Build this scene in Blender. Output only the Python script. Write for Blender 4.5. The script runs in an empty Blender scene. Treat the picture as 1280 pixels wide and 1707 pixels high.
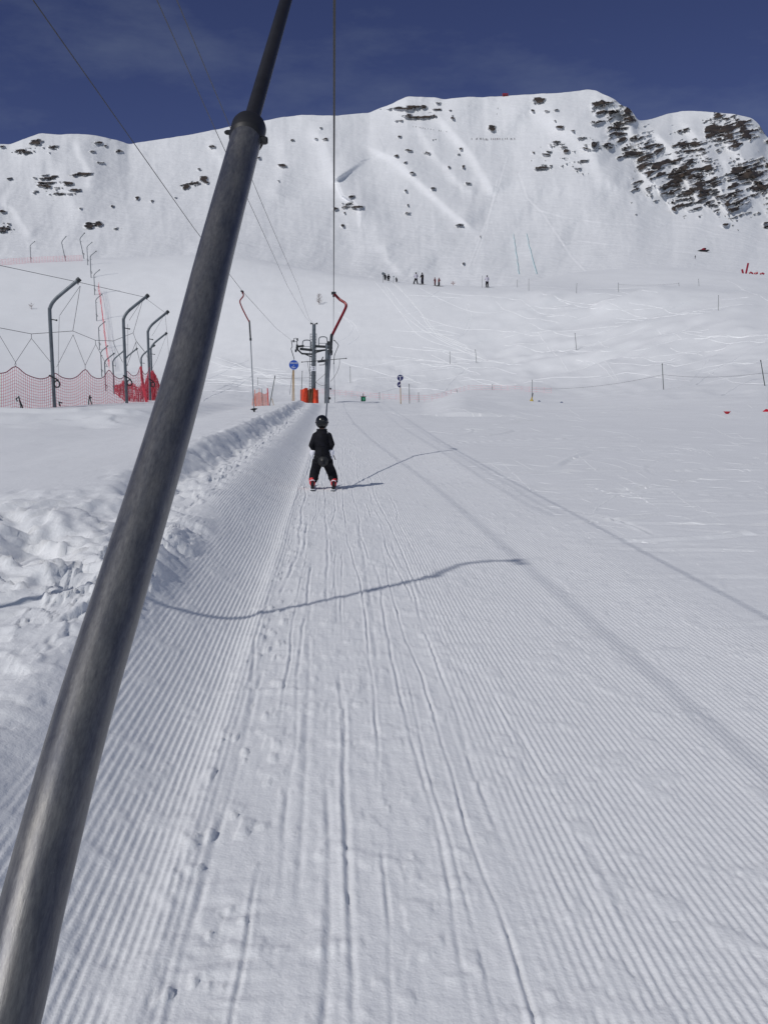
import bpy, bmesh, math, random
import numpy as np
from mathutils import Vector, Matrix
random.seed(7); R = math.radians
S = bpy.context.scene; COL = S.collection
# ------------------------------------------------------------------ camera
F = 1478.0; CX, CY = 640.0, 853.5
PITCH = math.atan((CY - 645) / F); YAW = math.atan(90 / F * math.cos(PITCH))
EYE = np.array([0.0, 0.0, 1.55])
cam = bpy.data.cameras.new('camera'); co = bpy.data.objects.new('camera', cam); COL.objects.link(co)
co.location = EYE; co.rotation_euler = (math.pi / 2 - PITCH, 0, -YAW)
cam.sensor_fit = 'VERTICAL'; cam.sensor_height = 24; cam.lens = 24 * F / 1707.0
cam.clip_start = 0.05; cam.clip_end = 5000
S.camera = co
cy_, sy_, cp_, sp_ = math.cos(YAW), math.sin(YAW), math.cos(PITCH), math.sin(PITCH)
FWD = np.array([sy_ * cp_, cy_ * cp_, -sp_]); RGT = np.array([cy_, -sy_, 0.0]); UP = np.cross(RGT, FWD)
def rays(px, py):
    px = np.asarray(px, float); py = np.asarray(py, float)
    return FWD + RGT * ((px - CX) / F)[..., None] + UP * ((CY - py) / F)[..., None]
def atY(px, py, Y):
    d = rays(px, py); return Vector(EYE + d * (Y / d[1]))
def atR(px, py, r):
    d = rays(px, py); return Vector(EYE + d * (r / math.hypot(d[0], d[1])))
def atD(px, py, dep):
    return Vector(EYE + rays(px, py) * dep)
def proj(x, y, z):
    dx, dy, dz = x - EYE[0], y - EYE[1], z - EYE[2]
    f = np.maximum(dx * FWD[0] + dy * FWD[1] + dz * FWD[2], 0.3)
    return CX + F * (dx * RGT[0] + dy * RGT[1]) / f, CY - F * (dx * UP[0] + dy * UP[1] + dz * UP[2]) / f
# ------------------------------------------------------------------ noise
def hsh(ix, iy, seed):
    h = (ix.astype(np.int64) * 374761393 + iy.astype(np.int64) * 668265263 + seed * 974634777) & 0xFFFFFFFF
    h = ((h ^ (h >> 13)) * 1274126177) & 0xFFFFFFFF
    return ((h ^ (h >> 16)) & 0xFFFF) / 65535.0
def vn(x, y, seed=0):
    xi = np.floor(x); yi = np.floor(y); fx = x - xi; fy = y - yi
    fx = fx * fx * fx * (fx * (fx * 6 - 15) + 10); fy = fy * fy * fy * (fy * (fy * 6 - 15) + 10)
    a = hsh(xi, yi, seed); b = hsh(xi + 1, yi, seed); c = hsh(xi, yi + 1, seed); d = hsh(xi + 1, yi + 1, seed)
    return (a * (1 - fx) + b * fx) * (1 - fy) + (c * (1 - fx) + d * fx) * fy
def fbm(x, y, seed=0, o=4):
    t = 0; a = 0.5; s = 0
    for i in range(o):
        t = t + a * vn(x, y, seed + i * 17); s += a; a *= 0.5
        x, y = x * 1.63 + y * 1.21 + 5.2, y * 1.63 - x * 1.21 + 1.7
    return t / s
def ss(a, b, x):
    t = np.clip((x - a) / (b - a), 0, 1); return t * t * (3 - 2 * t)
def polyd(px, py, pts, cut=None):
    """distance to a polyline, the side of it (+ right of travel) and how far along (0..1)"""
    best = np.full(px.shape, 1e9); side = np.zeros(px.shape); al = np.zeros(px.shape)
    n = len(pts) - 1
    for i in range(n):
        x0, y0 = pts[i]; x1, y1 = pts[i + 1]; dx, dy = x1 - x0, y1 - y0; L = dx * dx + dy * dy
        t = np.clip(((px - x0) * dx + (py - y0) * dy) / L, 0, 1)
        ex = px - x0 - t * dx; ey = py - y0 - t * dy; d = np.hypot(ex, ey)
        m = d < best
        best = np.where(m, d, best); side = np.where(m, np.sign(ex * dy - ey * dx), side); al = np.where(m, (i + t) / n, al)
    return best, side, al
# ------------------------------------------------------------------ terrain heights
def sm1(a, k):
    kk = np.ones(k) / k; p = np.pad(a, k, mode='edge')
    for _ in range(3): p = np.convolve(p, kk, 'same')
    return p[k:-k]
RR = [40, 60, 75, 95, 110, 120, 130, 140, 150, 160, 170, 180, 190, 200, 210, 230, 260]
TAB = {
 -600: [0, 0, .1, .5, 1.3, 2, 2.9, 6, 10, 14.3, 19.6, 24.3, 28, 30.2, 30.6, 27, 18],
 0:    [0, 0, .1, .5, 1.3, 2, 2.9, 6, 10, 14.3, 19.6, 24.3, 28, 29.6, 30.0, 27, 18],
 170:  [0, 0, .1, .5, 1.3, 2, 2.9, 6.2, 10.4, 14.8, 20, 24.9, 28.6, 30.6, 31, 28, 18],
 320:  [0, 0, .1, .45, 1.2, 2.3, 4.2, 7.5, 12, 17, 22, 26.5, 29.9, 31.6, 31.8, 28, 18],
 430:  [0, 0, .1, .4, 1.2, 3, 6, 9.8, 14, 18.5, 22.8, 26.6, 29.2, 29.7, 29, 25, 15],
 520:  [0, 0, .1, .3, 1.5, 4, 7.2, 11, 15, 19, 22.8, 25.4, 26.2, 25.6, 24, 20, 11],
 640:  [0, 0, .1, .3, 1.8, 4.6, 8.2, 12.2, 16.2, 20.1, 22.3, 22.8, 22, 20.8, 19, 15, 8],
 700:  [0, 0, .1, .3, 1.8, 4.8, 8.6, 12.9, 17.3, 20.1, 20.9, 20.6, 20, 19, 17.5, 14, 7],
 820:  [0, 0, .1, .4, 2.0, 5, 8.8, 13, 17.2, 19.6, 20.2, 20.6, 20.4, 20, 19, 16, 8],
 870:  [0, 0, .15, .6, 2.4, 5.5, 9.1, 13, 17, 19.1, 20.8, 22.2, 22.9, 22.6, 22, 19, 10],
 960:  [0, .1, .3, .9, 3.2, 6.3, 9.7, 13.4, 16.8, 18.3, 20.3, 23, 25.5, 27.2, 27.6, 24, 14],
 1080: [0, .4, 1.2, 2.2, 5, 8, 11, 14.3, 17.2, 18.8, 21, 24, 26.7, 28.9, 29.7, 26, 16],
 1280: [0, .8, 1.8, 3.8, 7.3, 9.8, 12.3, 15, 17.5, 18.6, 20.4, 23, 25.4, 27.2, 27.9, 25, 15],
 1900: [0, .8, 1.8, 3.8, 7.3, 9.8, 12.3, 15, 17.5, 18.6, 20.4, 23, 25.4, 27.0, 27.4, 25, 15]}
gx = np.arange(-600, 1901, 10.0); gr = np.arange(30, 281, 2.0)
_c = np.array(sorted(TAB)); _m = np.array([np.interp(gr, RR, TAB[c]) for c in _c])
_k = (F / np.hypot(F, np.clip(_c, -300, 1500) - CX))[:, None]; _m = np.where(_m > 1.55, 1.55 + (_m - 1.55) * _k, _m)
G = np.array([np.interp(gx, _c, _m[:, j]) for j in range(len(gr))]).T
def smooth(A, ax, k):
    for _ in range(k):
        B = np.pad(A, [(1, 1) if i == ax else (0, 0) for i in range(2)], mode='edge')
        A = (B[:-2] + 2 * B[1:-1] + B[2:]) / 4 if ax == 0 else (B[:, :-2] + 2 * B[:, 1:-1] + B[:, 2:]) / 4
    return A
G = smooth(smooth(G, 0, 14), 1, 5)
_cp = [0, 60, 120, 180, 240, 300, 360, 420, 480, 540, 600, 660, 720, 780, 840, 900, 960, 1020, 1080, 1140, 1200, 1260]
_now = [428.2, 426.7, 424.3, 420.8, 418.2, 415.8, 418.9, 424.5, 436, 446.5, 456.3, 463.8, 469.5, 471.9, 474.1, 467, 452.8, 443.4, 438.4, 439.8, 444.5, 448]
_want = [437, 434, 431, 429, 427, 425, 426, 430, 441, 451, 460, 467.5, 474, 476, 477, 463, 454, 448.5, 445.6, 446.5, 451, 457]
_f = sm1(np.interp(gx, _cp, [(645 - b) / (645 - a) for a, b in zip(_now, _want)]), 5)[:, None]
G = G * (1 + (_f - 1) * ss(2, 8, G))
def hill(x, y):
    r = np.hypot(x, y); az = np.arctan2(x, y)
    px = 550 + F * np.tan(np.clip(az, -1.0, 1.0))
    u = np.clip((px + 600) / 10, 0, len(gx) - 1.001); v = np.clip((r - 30) / 2, 0, len(gr) - 1.001)
    i = u.astype(int); j = v.astype(int); fu = u - i; fv = v - j
    z = (G[i, j] * (1 - fu) + G[i + 1, j] * fu) * (1 - fv) + (G[i, j + 1] * (1 - fu) + G[i + 1, j + 1] * fu) * fv
    return z * (1 - ss(1.1, 1.6, np.abs(az)))
def base(x, y):
    """smooth shape of the snow: track, ramp and bank on its left, hills"""
    wob = 0.55 * (fbm(y * 0.28, y * 0 + 3.3, 5, 4) - .5)
    near = 1 - ss(60, 85, y)
    ramp = 0.28 * ss(-0.55, -1.38, x) * near
    edge = -1.70 + wob + 0.10 * (vn(x * 2, y * 2.3, 9) - .5)
    wid = 0.56 + 0.8 * ss(8.5, 6.5, y)
    bh = (0.10 + 0.20 * ss(6, 10, y) + .05 * ss(12, 17, y)) * (1 - ss(48, 82, y))
    bank = bh * ss(edge, edge - wid, x)
    back = -(0.10 + .07 * ss(8, 14, y)) * ss(-2.2, -5.5, x) * near
    fb = 0.38 * ss(-4.4, -6.4, x) * ss(24.3 + 0.9 * (vn(x * .5, y * 0, 3) - .5) * 2, 27.6, y) * (1 - ss(36, 62, y))
    rise = .40 * ss(-4, -16, x) * ss(28, 50, y) * (1 - ss(85, 120, y))
    return ramp + bank + back + fb + rise + hill(x, y)
def hits(px, py, r0=3.0, r1=215.0):
    d = rays(px, py); d = d / np.hypot(d[:, 0], d[:, 1])[:, None]
    rs = np.geomspace(r0, r1, int(60 + 200 * math.log(r1 / r0)))
    X = EYE[0] + d[:, 0:1] * rs; Y = EYE[1] + d[:, 1:2] * rs; Z = EYE[2] + d[:, 2:3] * rs
    bel = Z < base(X, Y)
    k = np.where(bel.any(1), bel.argmax(1), len(rs) - 1)
    r = rs[k]; r_prev = rs[np.maximum(k - 1, 0)]
    for _ in range(14):
        m = (r + r_prev) / 2; x = EYE[0] + d[:, 0] * m; y = EYE[1] + d[:, 1] * m; z = EYE[2] + d[:, 2] * m
        b = z < base(x, y); r = np.where(b, m, r); r_prev = np.where(b, r_prev, m)
    P = EYE + d * r[:, None]; P[:, 2] = base(P[:, 0], P[:, 1]); return P
def hit(px, py, r0=3.0):
    return Vector(hits(np.array([px]), np.array([py]), r0)[0])

# ------------------------------------------------------------------ materials
def newmat(name):
    m = bpy.data.materials.new(name); m.use_nodes = True; nt = m.node_tree
    return m, nt, nt.nodes['Principled BSDF']
def N(nt, t, **kw):
    n = nt.nodes.new(t)
    for k, v in kw.items():
        if hasattr(n, k): setattr(n, k, v)
        else: n.inputs[k].default_value = v
    return n
def noise_n(nt, scale, detail=4, vec=None, rough=.55):
    n = N(nt, 'ShaderNodeTexNoise'); n.inputs['Scale'].default_value = scale; n.inputs['Detail'].default_value = detail
    n.inputs['Roughness'].default_value = rough
    if vec is not None: nt.links.new(vec, n.inputs['Vector'])
    return n
def ramp_n(nt, src, a, b, ca, cb):
    r = N(nt, 'ShaderNodeValToRGB'); r.color_ramp.elements[0].position = a; r.color_ramp.elements[1].position = b
    r.color_ramp.elements[0].color = (*ca, 1); r.color_ramp.elements[1].color = (*cb, 1)
    nt.links.new(src, r.inputs['Fac']); return r
def simple(name, c, rough=.5, metal=0, var=.15, scale=30, bump=0.0, spec=None, coord='Object'):
    m, nt, b = newmat(name); tc = N(nt, 'ShaderNodeTexCoord')
    n = noise_n(nt, scale, 5, tc.outputs[coord])
    lo = tuple(max(0, v * (1 - var)) for v in c); hi = tuple(min(1, v * (1 + var)) for v in c)
    r = ramp_n(nt, n.outputs['Fac'], .3, .7, lo, hi); nt.links.new(r.outputs['Color'], b.inputs['Base Color'])
    b.inputs['Roughness'].default_value = rough; b.inputs['Metallic'].default_value = metal
    if spec is not None: b.inputs['Specular IOR Level'].default_value = spec
    if bump:
        bn = N(nt, 'ShaderNodeBump'); bn.inputs['Strength'].default_value = bump; bn.inputs['Distance'].default_value = .01
        nt.links.new(n.outputs['Fac'], bn.inputs['Height']); nt.links.new(bn.outputs['Normal'], b.inputs['Normal'])
    return m
SNOWC = (.825, .84, .868)
def snow_mat(name, far=False):
    m, nt, b = newmat(name); g = N(nt, 'ShaderNodeNewGeometry'); pos = g.outputs['Position']
    b.inputs['Roughness'].default_value = .62; b.inputs['Specular IOR Level'].default_value = .25
    n0 = noise_n(nt, .35 if not far else .03, 4, pos)
    r = ramp_n(nt, n0.outputs['Fac'], .3, .7, tuple(v * .965 for v in SNOWC), SNOWC)
    col = r.outputs['Color']
    hs = []
    for sc, amp, det in (((110, .0019, 4), (24, .0052, 5), (3.2, .010, 5), (.45, .05, 5)) if not far else ((.9, .10, 5), (.16, .5, 6), (.04, 1.0, 4))):
        n = noise_n(nt, sc, det, pos, .6); mu = N(nt, 'ShaderNodeMath', operation='MULTIPLY'); mu.inputs[1].default_value = amp
        nt.links.new(n.outputs['Fac'], mu.inputs[0]); hs.append(mu.outputs[0])
    while len(hs) > 1:
        ad = N(nt, 'ShaderNodeMath', operation='ADD'); nt.links.new(hs[0], ad.inputs[0]); nt.links.new(hs[1], ad.inputs[1]); hs = [ad.outputs[0]] + hs[2:]
    bn = N(nt, 'ShaderNodeBump'); bn.inputs['Strength'].default_value = .9; bn.inputs['Distance'].default_value = 1.0
    nt.links.new(hs[0], bn.inputs['Height']); nt.links.new(bn.outputs['Normal'], b.inputs['Normal'])
    if far:
        at = N(nt, 'ShaderNodeAttribute', attribute_name='rock')
        n1 = noise_n(nt, .42, 7, pos, .78)
        ma = N(nt, 'ShaderNodeMath', operation='MULTIPLY_ADD'); ma.inputs[1].default_value = 2.2; ma.inputs[2].default_value = -1.22
        nt.links.new(n1.outputs['Fac'], ma.inputs[0])
        ad = N(nt, 'ShaderNodeMath', operation='ADD'); nt.links.new(ma.outputs[0], ad.inputs[0]); nt.links.new(at.outputs['Fac'], ad.inputs[1])
        mk = N(nt, 'ShaderNodeMapRange'); mk.inputs['From Min'].default_value = .42; mk.inputs['From Max'].default_value = .50; nt.links.new(ad.outputs[0], mk.inputs['Value'])
        n2 = noise_n(nt, .12, 6, pos, .7)
        rk = ramp_n(nt, n2.outputs['Fac'], .35, .65, (.026, .025, .025), (.085, .064, .050))
        e = rk.color_ramp.elements.new(.5); e.color = (.055, .044, .037, 1)
        mx = N(nt, 'ShaderNodeMix', data_type='RGBA'); nt.links.new(mk.outputs['Result'], mx.inputs['Factor'])
        nt.links.new(col, mx.inputs['A']); nt.links.new(rk.outputs['Color'], mx.inputs['B']); col = mx.outputs['Result']
    nt.links.new(col, b.inputs['Base Color'])
    return m
M = {}
M['snow'] = snow_mat('snow'); M['mountain'] = snow_mat('mountain_snow_and_rock', True)
M['track'] = simple('packed_snow', (.86, .875, .89), .6, var=.03)
M['steel'] = simple('grey_steel', (.13, .15, .17), .5, .5, .25, 3)
M['darksteel'] = simple('dark_steel', (.035, .04, .045), .5, .4, .3, 4)
M['galv'] = simple('galvanised_post', (.18, .20, .22), .45, .5, .2, 3)
M['cable'] = simple('steel_cable', (.035, .033, .036), .6, .3, .2, 60)
M['wire'] = simple('thin_wire', (.07, .07, .08), .6, .2, .2, 60)
M['redarm'] = simple('red_painted_steel', (.22, .014, .02), .4, .1, .25, 8)
M['black'] = simple('black_rubber', (.012, .012, .014), .5, 0, .3, 30)
M['tubegrey'] = simple('light_steel_tube', (.30, .32, .34), .35, .6, .15, 12)
M['wood'] = simple('pale_wood_pole', (.42, .29, .15), .6, 0, .25, 9)
M['orangepad'] = simple('orange_pad', (.62, .05, .012), .6, 0, .35, 2.5, .3)
M['brownpad'] = simple('brown_pad', (.10, .045, .02), .7, 0, .4, 4)
M['blue'] = simple('blue_sign_enamel', (.012, .075, .42), .35, 0, .06, 3)
M['navy'] = simple('navy_sign_enamel', (.008, .01, .10), .35, 0, .06, 3)
M['white'] = simple('white_paint', (.72, .74, .80), .45, 0, .04, 5)
M['green'] = simple('green_sign_panel', (.01, .16, .07), .4, 0, .15, 8)
M['lightgreen'] = simple('light_green_paint', (.10, .55, .28), .4, 0, .05, 8)
M['netred'] = simple('red_net_cord', (.62, .06, .09), .6, 0, .2, 8)
M['netpink'] = simple('faded_pink_net_cord', (.85, .20, .26), .6, 0, .2, 8)
M['netdark'] = simple('dark_net_cord', (.30, .06, .10), .6, 0, .2, 8)
M['netorange'] = simple('orange_net_cord', (.75, .17, .07), .6, 0, .2, 8)
M['pole'] = simple('slim_grey_pole', (.10, .115, .11), .5, 0, .2, 8)
M['redpaint'] = simple('red_paint', (.30, .008, .03), .4, 0, .15, 3)
M['maroon'] = simple('maroon_cloth', (.11, .006, .012), .8, 0, .3, 3)
M['yellow'] = simple('yellow_plastic', (.50, .36, .06), .5, 0, .1, 8)
M['bluedisc'] = simple('blue_plastic', (.04, .08, .18), .5, 0, .1, 8)
M['reddisc'] = simple('red_plastic', (.5, .01, .03), .5, 0, .1, 8)
M['cloth'] = simple('black_ski_cloth', (.0048, .005, .009), .8, 0, .6, 22, 1.0, .25)
M['cloth2'] = simple('navy_ski_cloth', (.010, .010, .022), .85, 0, .5, 18, .5, .2)
M['helmet'] = simple('glossy_black_helmet', (.006, .006, .007), .22, 0, .3, 6)
M['glove'] = simple('white_glove_cloth', (.80, .80, .88), .7, 0, .1, 18)
M['bootred'] = simple('red_boot_shell', (.62, .02, .03), .3, 0, .12, 10)
M['skin'] = simple('skin', (.5, .3, .22), .6, 0, .05, 8)
M['whitecloth'] = simple('white_jacket_cloth', (.50, .48, .56), .8, 0, .15, 8)
M['bark'] = simple('bare_twigs', (.13, .075, .055), .8, 0, .3, 12)
M['twigred'] = simple('reddish_twigs', (.30, .16, .14), .8, 0, .3, 12)
M['netblue'] = simple('blue_green_net', (.30, .52, .56), .7, 0, .15, 1)
M['glass'] = simple('dark_glass', (.01, .012, .015), .1, 0, .1, 2)
M['padgrey'] = simple('grey_disc', (.045, .047, .05), .6, 0, .2, 30)
def pole_mat():
    m, nt, b = newmat('worn_galvanised_tube'); at = N(nt, 'ShaderNodeAttribute', attribute_name='tubeco')
    def st(k):
        mp = N(nt, 'ShaderNodeMapping'); mp.inputs['Scale'].default_value = (1, 1, k); nt.links.new(at.outputs['Vector'], mp.inputs['Vector']); return mp.outputs['Vector']
    n1 = noise_n(nt, 1.3, 6, st(9), .65); n2 = noise_n(nt, 9.0, 9, st(10), .8); n3 = noise_n(nt, 26, 5, st(5), .75); n4 = noise_n(nt, 16, 4, st(22), .7)
    r1 = ramp_n(nt, n1.outputs['Fac'], .34, .66, (.115, .122, .145), (.225, .222, .218))
    r2 = ramp_n(nt, n2.outputs['Fac'], .36, .60, (.50, .50, .54), (1, 1, 1))
    mx = N(nt, 'ShaderNodeMix', data_type='RGBA', blend_type='MULTIPLY'); mx.inputs['Factor'].default_value = .8
    nt.links.new(r1.outputs['Color'], mx.inputs['A']); nt.links.new(r2.outputs['Color'], mx.inputs['B'])
    r3 = ramp_n(nt, n3.outputs['Fac'], .68, .74, (0, 0, 0), (1, 1, 1))
    mx2 = N(nt, 'ShaderNodeMix', data_type='RGBA'); nt.links.new(r3.outputs['Color'], mx2.inputs['Factor'])
    nt.links.new(mx.outputs['Result'], mx2.inputs['A']); mx2.inputs['B'].default_value = (.035, .035, .045, 1)
    r4 = ramp_n(nt, n4.outputs['Fac'], .64, .70, (0, 0, 0), (.22, .22, .22))
    mx3 = N(nt, 'ShaderNodeMix', data_type='RGBA'); nt.links.new(r4.outputs['Color'], mx3.inputs['Factor'])
    nt.links.new(mx2.outputs['Result'], mx3.inputs['A']); mx3.inputs['B'].default_value = (.42, .42, .44, 1)
    nt.links.new(mx3.outputs['Result'], b.inputs['Base Color']); b.inputs['Metallic'].default_value = .6
    rr = N(nt, 'ShaderNodeMapRange'); rr.inputs['To Min'].default_value = .30; rr.inputs['To Max'].default_value = .5
    nt.links.new(n2.outputs['Fac'], rr.inputs['Value']); nt.links.new(rr.outputs['Result'], b.inputs['Roughness'])
    bn = N(nt, 'ShaderNodeBump'); bn.inputs['Strength'].default_value = .2; bn.inputs['Distance'].default_value = .0010
    nt.links.new(n3.outputs['Fac'], bn.inputs['Height']); nt.links.new(bn.outputs['Normal'], b.inputs['Normal'])
    return m
M['tube'] = pole_mat()

# ------------------------------------------------------------------ mesh helpers
def V(*a): return Vector(a)
class MB:
    def __init__(s): s.v = []; s.f = []; s.mi = []; s.cur = 0
    def add(s, vs, fs):
        o = len(s.v); s.v += [tuple(v) for v in vs]; s.f += [tuple(i + o for i in f) for f in fs]; s.mi += [s.cur] * len(fs); return s
    def box(s, c, sz, rot=None, bev=0.0):
        c = Vector(c); hx, hy, hz = [q / 2 for q in sz]
        if bev:
            b = min(bev, hx * .9, hy * .9, hz * .9); vs = []
            for z, k in ((-hz, b), (-hz + b, 0), (hz - b, 0), (hz, b)):
                X, Y = hx - k, hy - k
                vs += [(-X + b, -Y, z), (X - b, -Y, z), (X, -Y + b, z), (X, Y - b, z), (X - b, Y, z), (-X + b, Y, z), (-X, Y - b, z), (-X, -Y + b, z)]
            fs = [tuple(range(7, -1, -1)), tuple(range(24, 32))]
            for k in range(3):
                for i in range(8): j = (i + 1) % 8; fs.append((k * 8 + i, k * 8 + j, k * 8 + 8 + j, k * 8 + 8 + i))
        else:
            vs = [(x, y, z) for z in (-hz, hz) for x, y in ((-hx, -hy), (hx, -hy), (hx, hy), (-hx, hy))]
            fs = [(3, 2, 1, 0), (4, 5, 6, 7), (0, 1, 5, 4), (1, 2, 6, 5), (2, 3, 7, 6), (3, 0, 4, 7)]
        vs = [Vector(v) for v in vs]
        if rot is not None: vs = [rot @ v for v in vs]
        return s.add([v + c for v in vs], fs)
    def tube(s, pts, rad, n=8, cap=True, closed=False):
        pts = [Vector(p) for p in pts]
        if not hasattr(rad, '__len__'): rad = [rad] * len(pts)
        m = len(pts); T = []
        for i in range(m):
            a = pts[i - 1] if (i > 0 or closed) else pts[i]; b = pts[(i + 1) % m] if (i < m - 1 or closed) else pts[i]
            t = (b - a); T.append(t.normalized() if t.length > 1e-9 else Vector((0, 0, 1)))
        ref = Vector((0, 0, 1)) if abs(T[0].z) < .9 else Vector((1, 0, 0))
        u = T[0].cross(ref).normalized(); vs = []
        for i in range(m):
            u = (u - T[i] * u.dot(T[i])).normalized(); w = T[i].cross(u)
            for k in range(n):
                a = 2 * math.pi * k / n; vs.append(pts[i] + (u * math.cos(a) + w * math.sin(a)) * rad[i])
        fs = []
        for i in range(m if closed else m - 1):
            for k in range(n):
                k2 = (k + 1) % n; j = (i + 1) % m; fs.append((i * n + k, i * n + k2, j * n + k2, j * n + k))
        if cap and not closed: fs += [tuple(range(n - 1, -1, -1)), tuple(range((m - 1) * n, m * n))]
        return s.add(vs, fs)
    def ell(s, c, r, rot=None, nu=12, nv=8):
        c = Vector(c); vs = [Vector((0, 0, -r[2]))]
        for j in range(1, nv):
            a = math.pi * j / nv - math.pi / 2
            for i in range(nu):
                b = 2 * math.pi * i / nu; vs.append(Vector((r[0] * math.cos(a) * math.cos(b), r[1] * math.cos(a) * math.sin(b), r[2] * math.sin(a))))
        vs.append(Vector((0, 0, r[2]))); fs = []; L = len(vs) - 1
        for i in range(nu):
            i2 = (i + 1) % nu; fs.append((0, 1 + i2, 1 + i)); fs.append((L, 1 + (nv - 2) * nu + i, 1 + (nv - 2) * nu + i2))
            for j in range(nv - 2): fs.append((1 + j * nu + i, 1 + j * nu + i2, 1 + (j + 1) * nu + i2, 1 + (j + 1) * nu + i))
        if rot is not None: vs = [rot @ v for v in vs]
        return s.add([v + c for v in vs], fs)
    def prism(s, poly, c, ax, ay, th):
        """polygon (2-D) in the plane ax, ay at c, with thickness along the normal"""
        ax = Vector(ax).normalized(); ay = Vector(ay).normalized(); nn = ax.cross(ay); c = Vector(c); n = len(poly)
        f = [c + ax * p[0] + ay * p[1] + nn * th / 2 for p in poly]; b = [c + ax * p[0] + ay * p[1] - nn * th / 2 for p in poly]
        return s.add(f + b, [tuple(range(n)), tuple(range(2 * n - 1, n - 1, -1))] + [(i, n + i, n + (i + 1) % n, (i + 1) % n) for i in range(n)])
    def mesh(s, name, off=(0, 0, 0), smooth=True):
        me = bpy.data.meshes.new(name); o = Vector(off)
        me.from_pydata([tuple(Vector(v) - o) for v in s.v], [], s.f); me.update()
        if smooth:
            me.polygons.foreach_set('use_smooth', [True] * len(me.polygons))
            try: me.set_sharp_from_angle(angle=R(38))
            except Exception: pass
        me.polygons.foreach_set('material_index', s.mi)
        return me
def worldloc(o):
    p = Vector((0, 0, 0))
    while o is not None: p = p + o.location; o = o.parent
    return p
def put(name, mb, mat, parent=None, smooth=True, loc=None):
    off = worldloc(parent) if parent is not None else Vector((0, 0, 0))
    if loc is not None: off = Vector(loc)
    me = mb.mesh(name, off, smooth) if isinstance(mb, MB) else mb
    for m in (mat if isinstance(mat, (list, tuple)) else [mat]): me.materials.append(M[m])
    o = bpy.data.objects.new(name, me); COL.objects.link(o)
    if parent is not None: o.parent = parent
    if loc is not None: o.location = loc if parent is None else Vector(loc) - worldloc(parent)
    return o
def tag(o, label=None, cat=None, group=None, kind=None):
    if label: o['label'] = label
    if cat: o['category'] = cat
    if group: o['group'] = group
    if kind: o['kind'] = kind
    return o
def thing(name, loc, label, cat, group=None):
    o = bpy.data.objects.new(name, None); COL.objects.link(o); o.location = loc; o.empty_display_size = .2
    return tag(o, label, cat, group)
def kids(o): return [c for c in bpy.data.objects if c.parent is o]
def dup(o, loc, label, par=None):
    c = o.copy(); COL.objects.link(c)
    if par is None: c.location = loc; c['label'] = label
    else: c.parent = par
    for k in kids(o): dup(k, None, None, c)
    return c
def fused(name, mb, mat, parent, vox, sm=6, loc=None):
    """melts overlapping volumes into one continuous surface"""
    o = put('tmp', mb, mat, None)
    a = o.modifiers.new('r', 'REMESH'); a.mode = 'VOXEL'; a.voxel_size = vox; a.use_smooth_shade = True
    b = o.modifiers.new('s', 'SMOOTH'); b.iterations = sm; b.factor = .5
    dg = bpy.context.evaluated_depsgraph_get(); dg.update()
    me = bpy.data.meshes.new_from_object(o.evaluated_get(dg)); old = o.data
    bpy.data.objects.remove(o); bpy.data.meshes.remove(old)
    off = Vector(loc) if loc is not None else (worldloc(parent) if parent else Vector((0, 0, 0)))
    me.transform(Matrix.Translation(-off)); me.name = name
    me.polygons.foreach_set('use_smooth', [True] * len(me.polygons))
    r = bpy.data.objects.new(name, me); COL.objects.link(r)
    if parent is not None: r.parent = parent
    if loc is not None and parent is None: r.location = loc
    return r
def curve_pts(P, n=6):
    """Catmull-Rom through points"""
    P = [Vector(p) for p in P]; out = []
    for i in range(len(P) - 1):
        a = P[max(i - 1, 0)]; b = P[i]; c = P[i + 1]; d = P[min(i + 2, len(P) - 1)]
        for k in range(n):
            t = k / n; out.append(.5 * ((2 * b) + (c - a) * t + (2 * a - 5 * b + 4 * c - d) * t * t + (3 * b - a - 3 * c + d) * t ** 3))
    return out + [P[-1]]
def text_mesh(txt, size, th):
    c = bpy.data.curves.new('t', 'FONT'); c.body = txt; c.size = size; c.extrude = th; c.align_x = 'CENTER'; c.align_y = 'CENTER'
    o = bpy.data.objects.new('t', c); COL.objects.link(o)
    dg = bpy.context.evaluated_depsgraph_get(); dg.update()
    me = bpy.data.meshes.new_from_object(o.evaluated_get(dg)); bpy.data.objects.remove(o); bpy.data.curves.remove(c); return me
def text_on(name, txt, size, loc, parent, mat, rotz=0.0, th=.004, sx=1.0):
    me = text_mesh(txt, size, th); me.materials.clear()
    me.transform(Matrix.Rotation(rotz, 4, 'Z') @ Matrix.Rotation(math.pi / 2, 4, 'X') @ Matrix.Diagonal((sx, 1, 1, 1)))
    me.materials.append(M[mat]); o = bpy.data.objects.new(name, me); COL.objects.link(o)
    o.parent = parent; o.location = Vector(loc) - worldloc(parent); return o
def grid_obj(name, X, Y, Z, mat, attr=None):
    nr, nc = X.shape; me = bpy.data.meshes.new(name)
    idx = np.arange(nr * nc).reshape(nr, nc)
    q = np.stack([idx[:-1, :-1], idx[:-1, 1:], idx[1:, 1:], idx[1:, :-1]], -1).reshape(-1, 4)
    me.vertices.add(nr * nc); me.vertices.foreach_set('co', np.stack([X, Y, Z], -1).astype(np.float32).ravel())
    me.loops.add(q.size); me.loops.foreach_set('vertex_index', q.astype(np.int32).ravel())
    me.polygons.add(len(q)); me.polygons.foreach_set('loop_start', np.arange(0, q.size, 4, dtype=np.int32))
    me.update(calc_edges=True); me.polygons.foreach_set('use_smooth', np.ones(len(q), bool))
    if attr is not None:
        a = me.attributes.new('rock', 'FLOAT', 'POINT'); a.data.foreach_set('value', attr.astype(np.float32).ravel())
    me.materials.append(M[mat]); me.validate(); o = bpy.data.objects.new(name, me); COL.objects.link(o); return o

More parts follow.
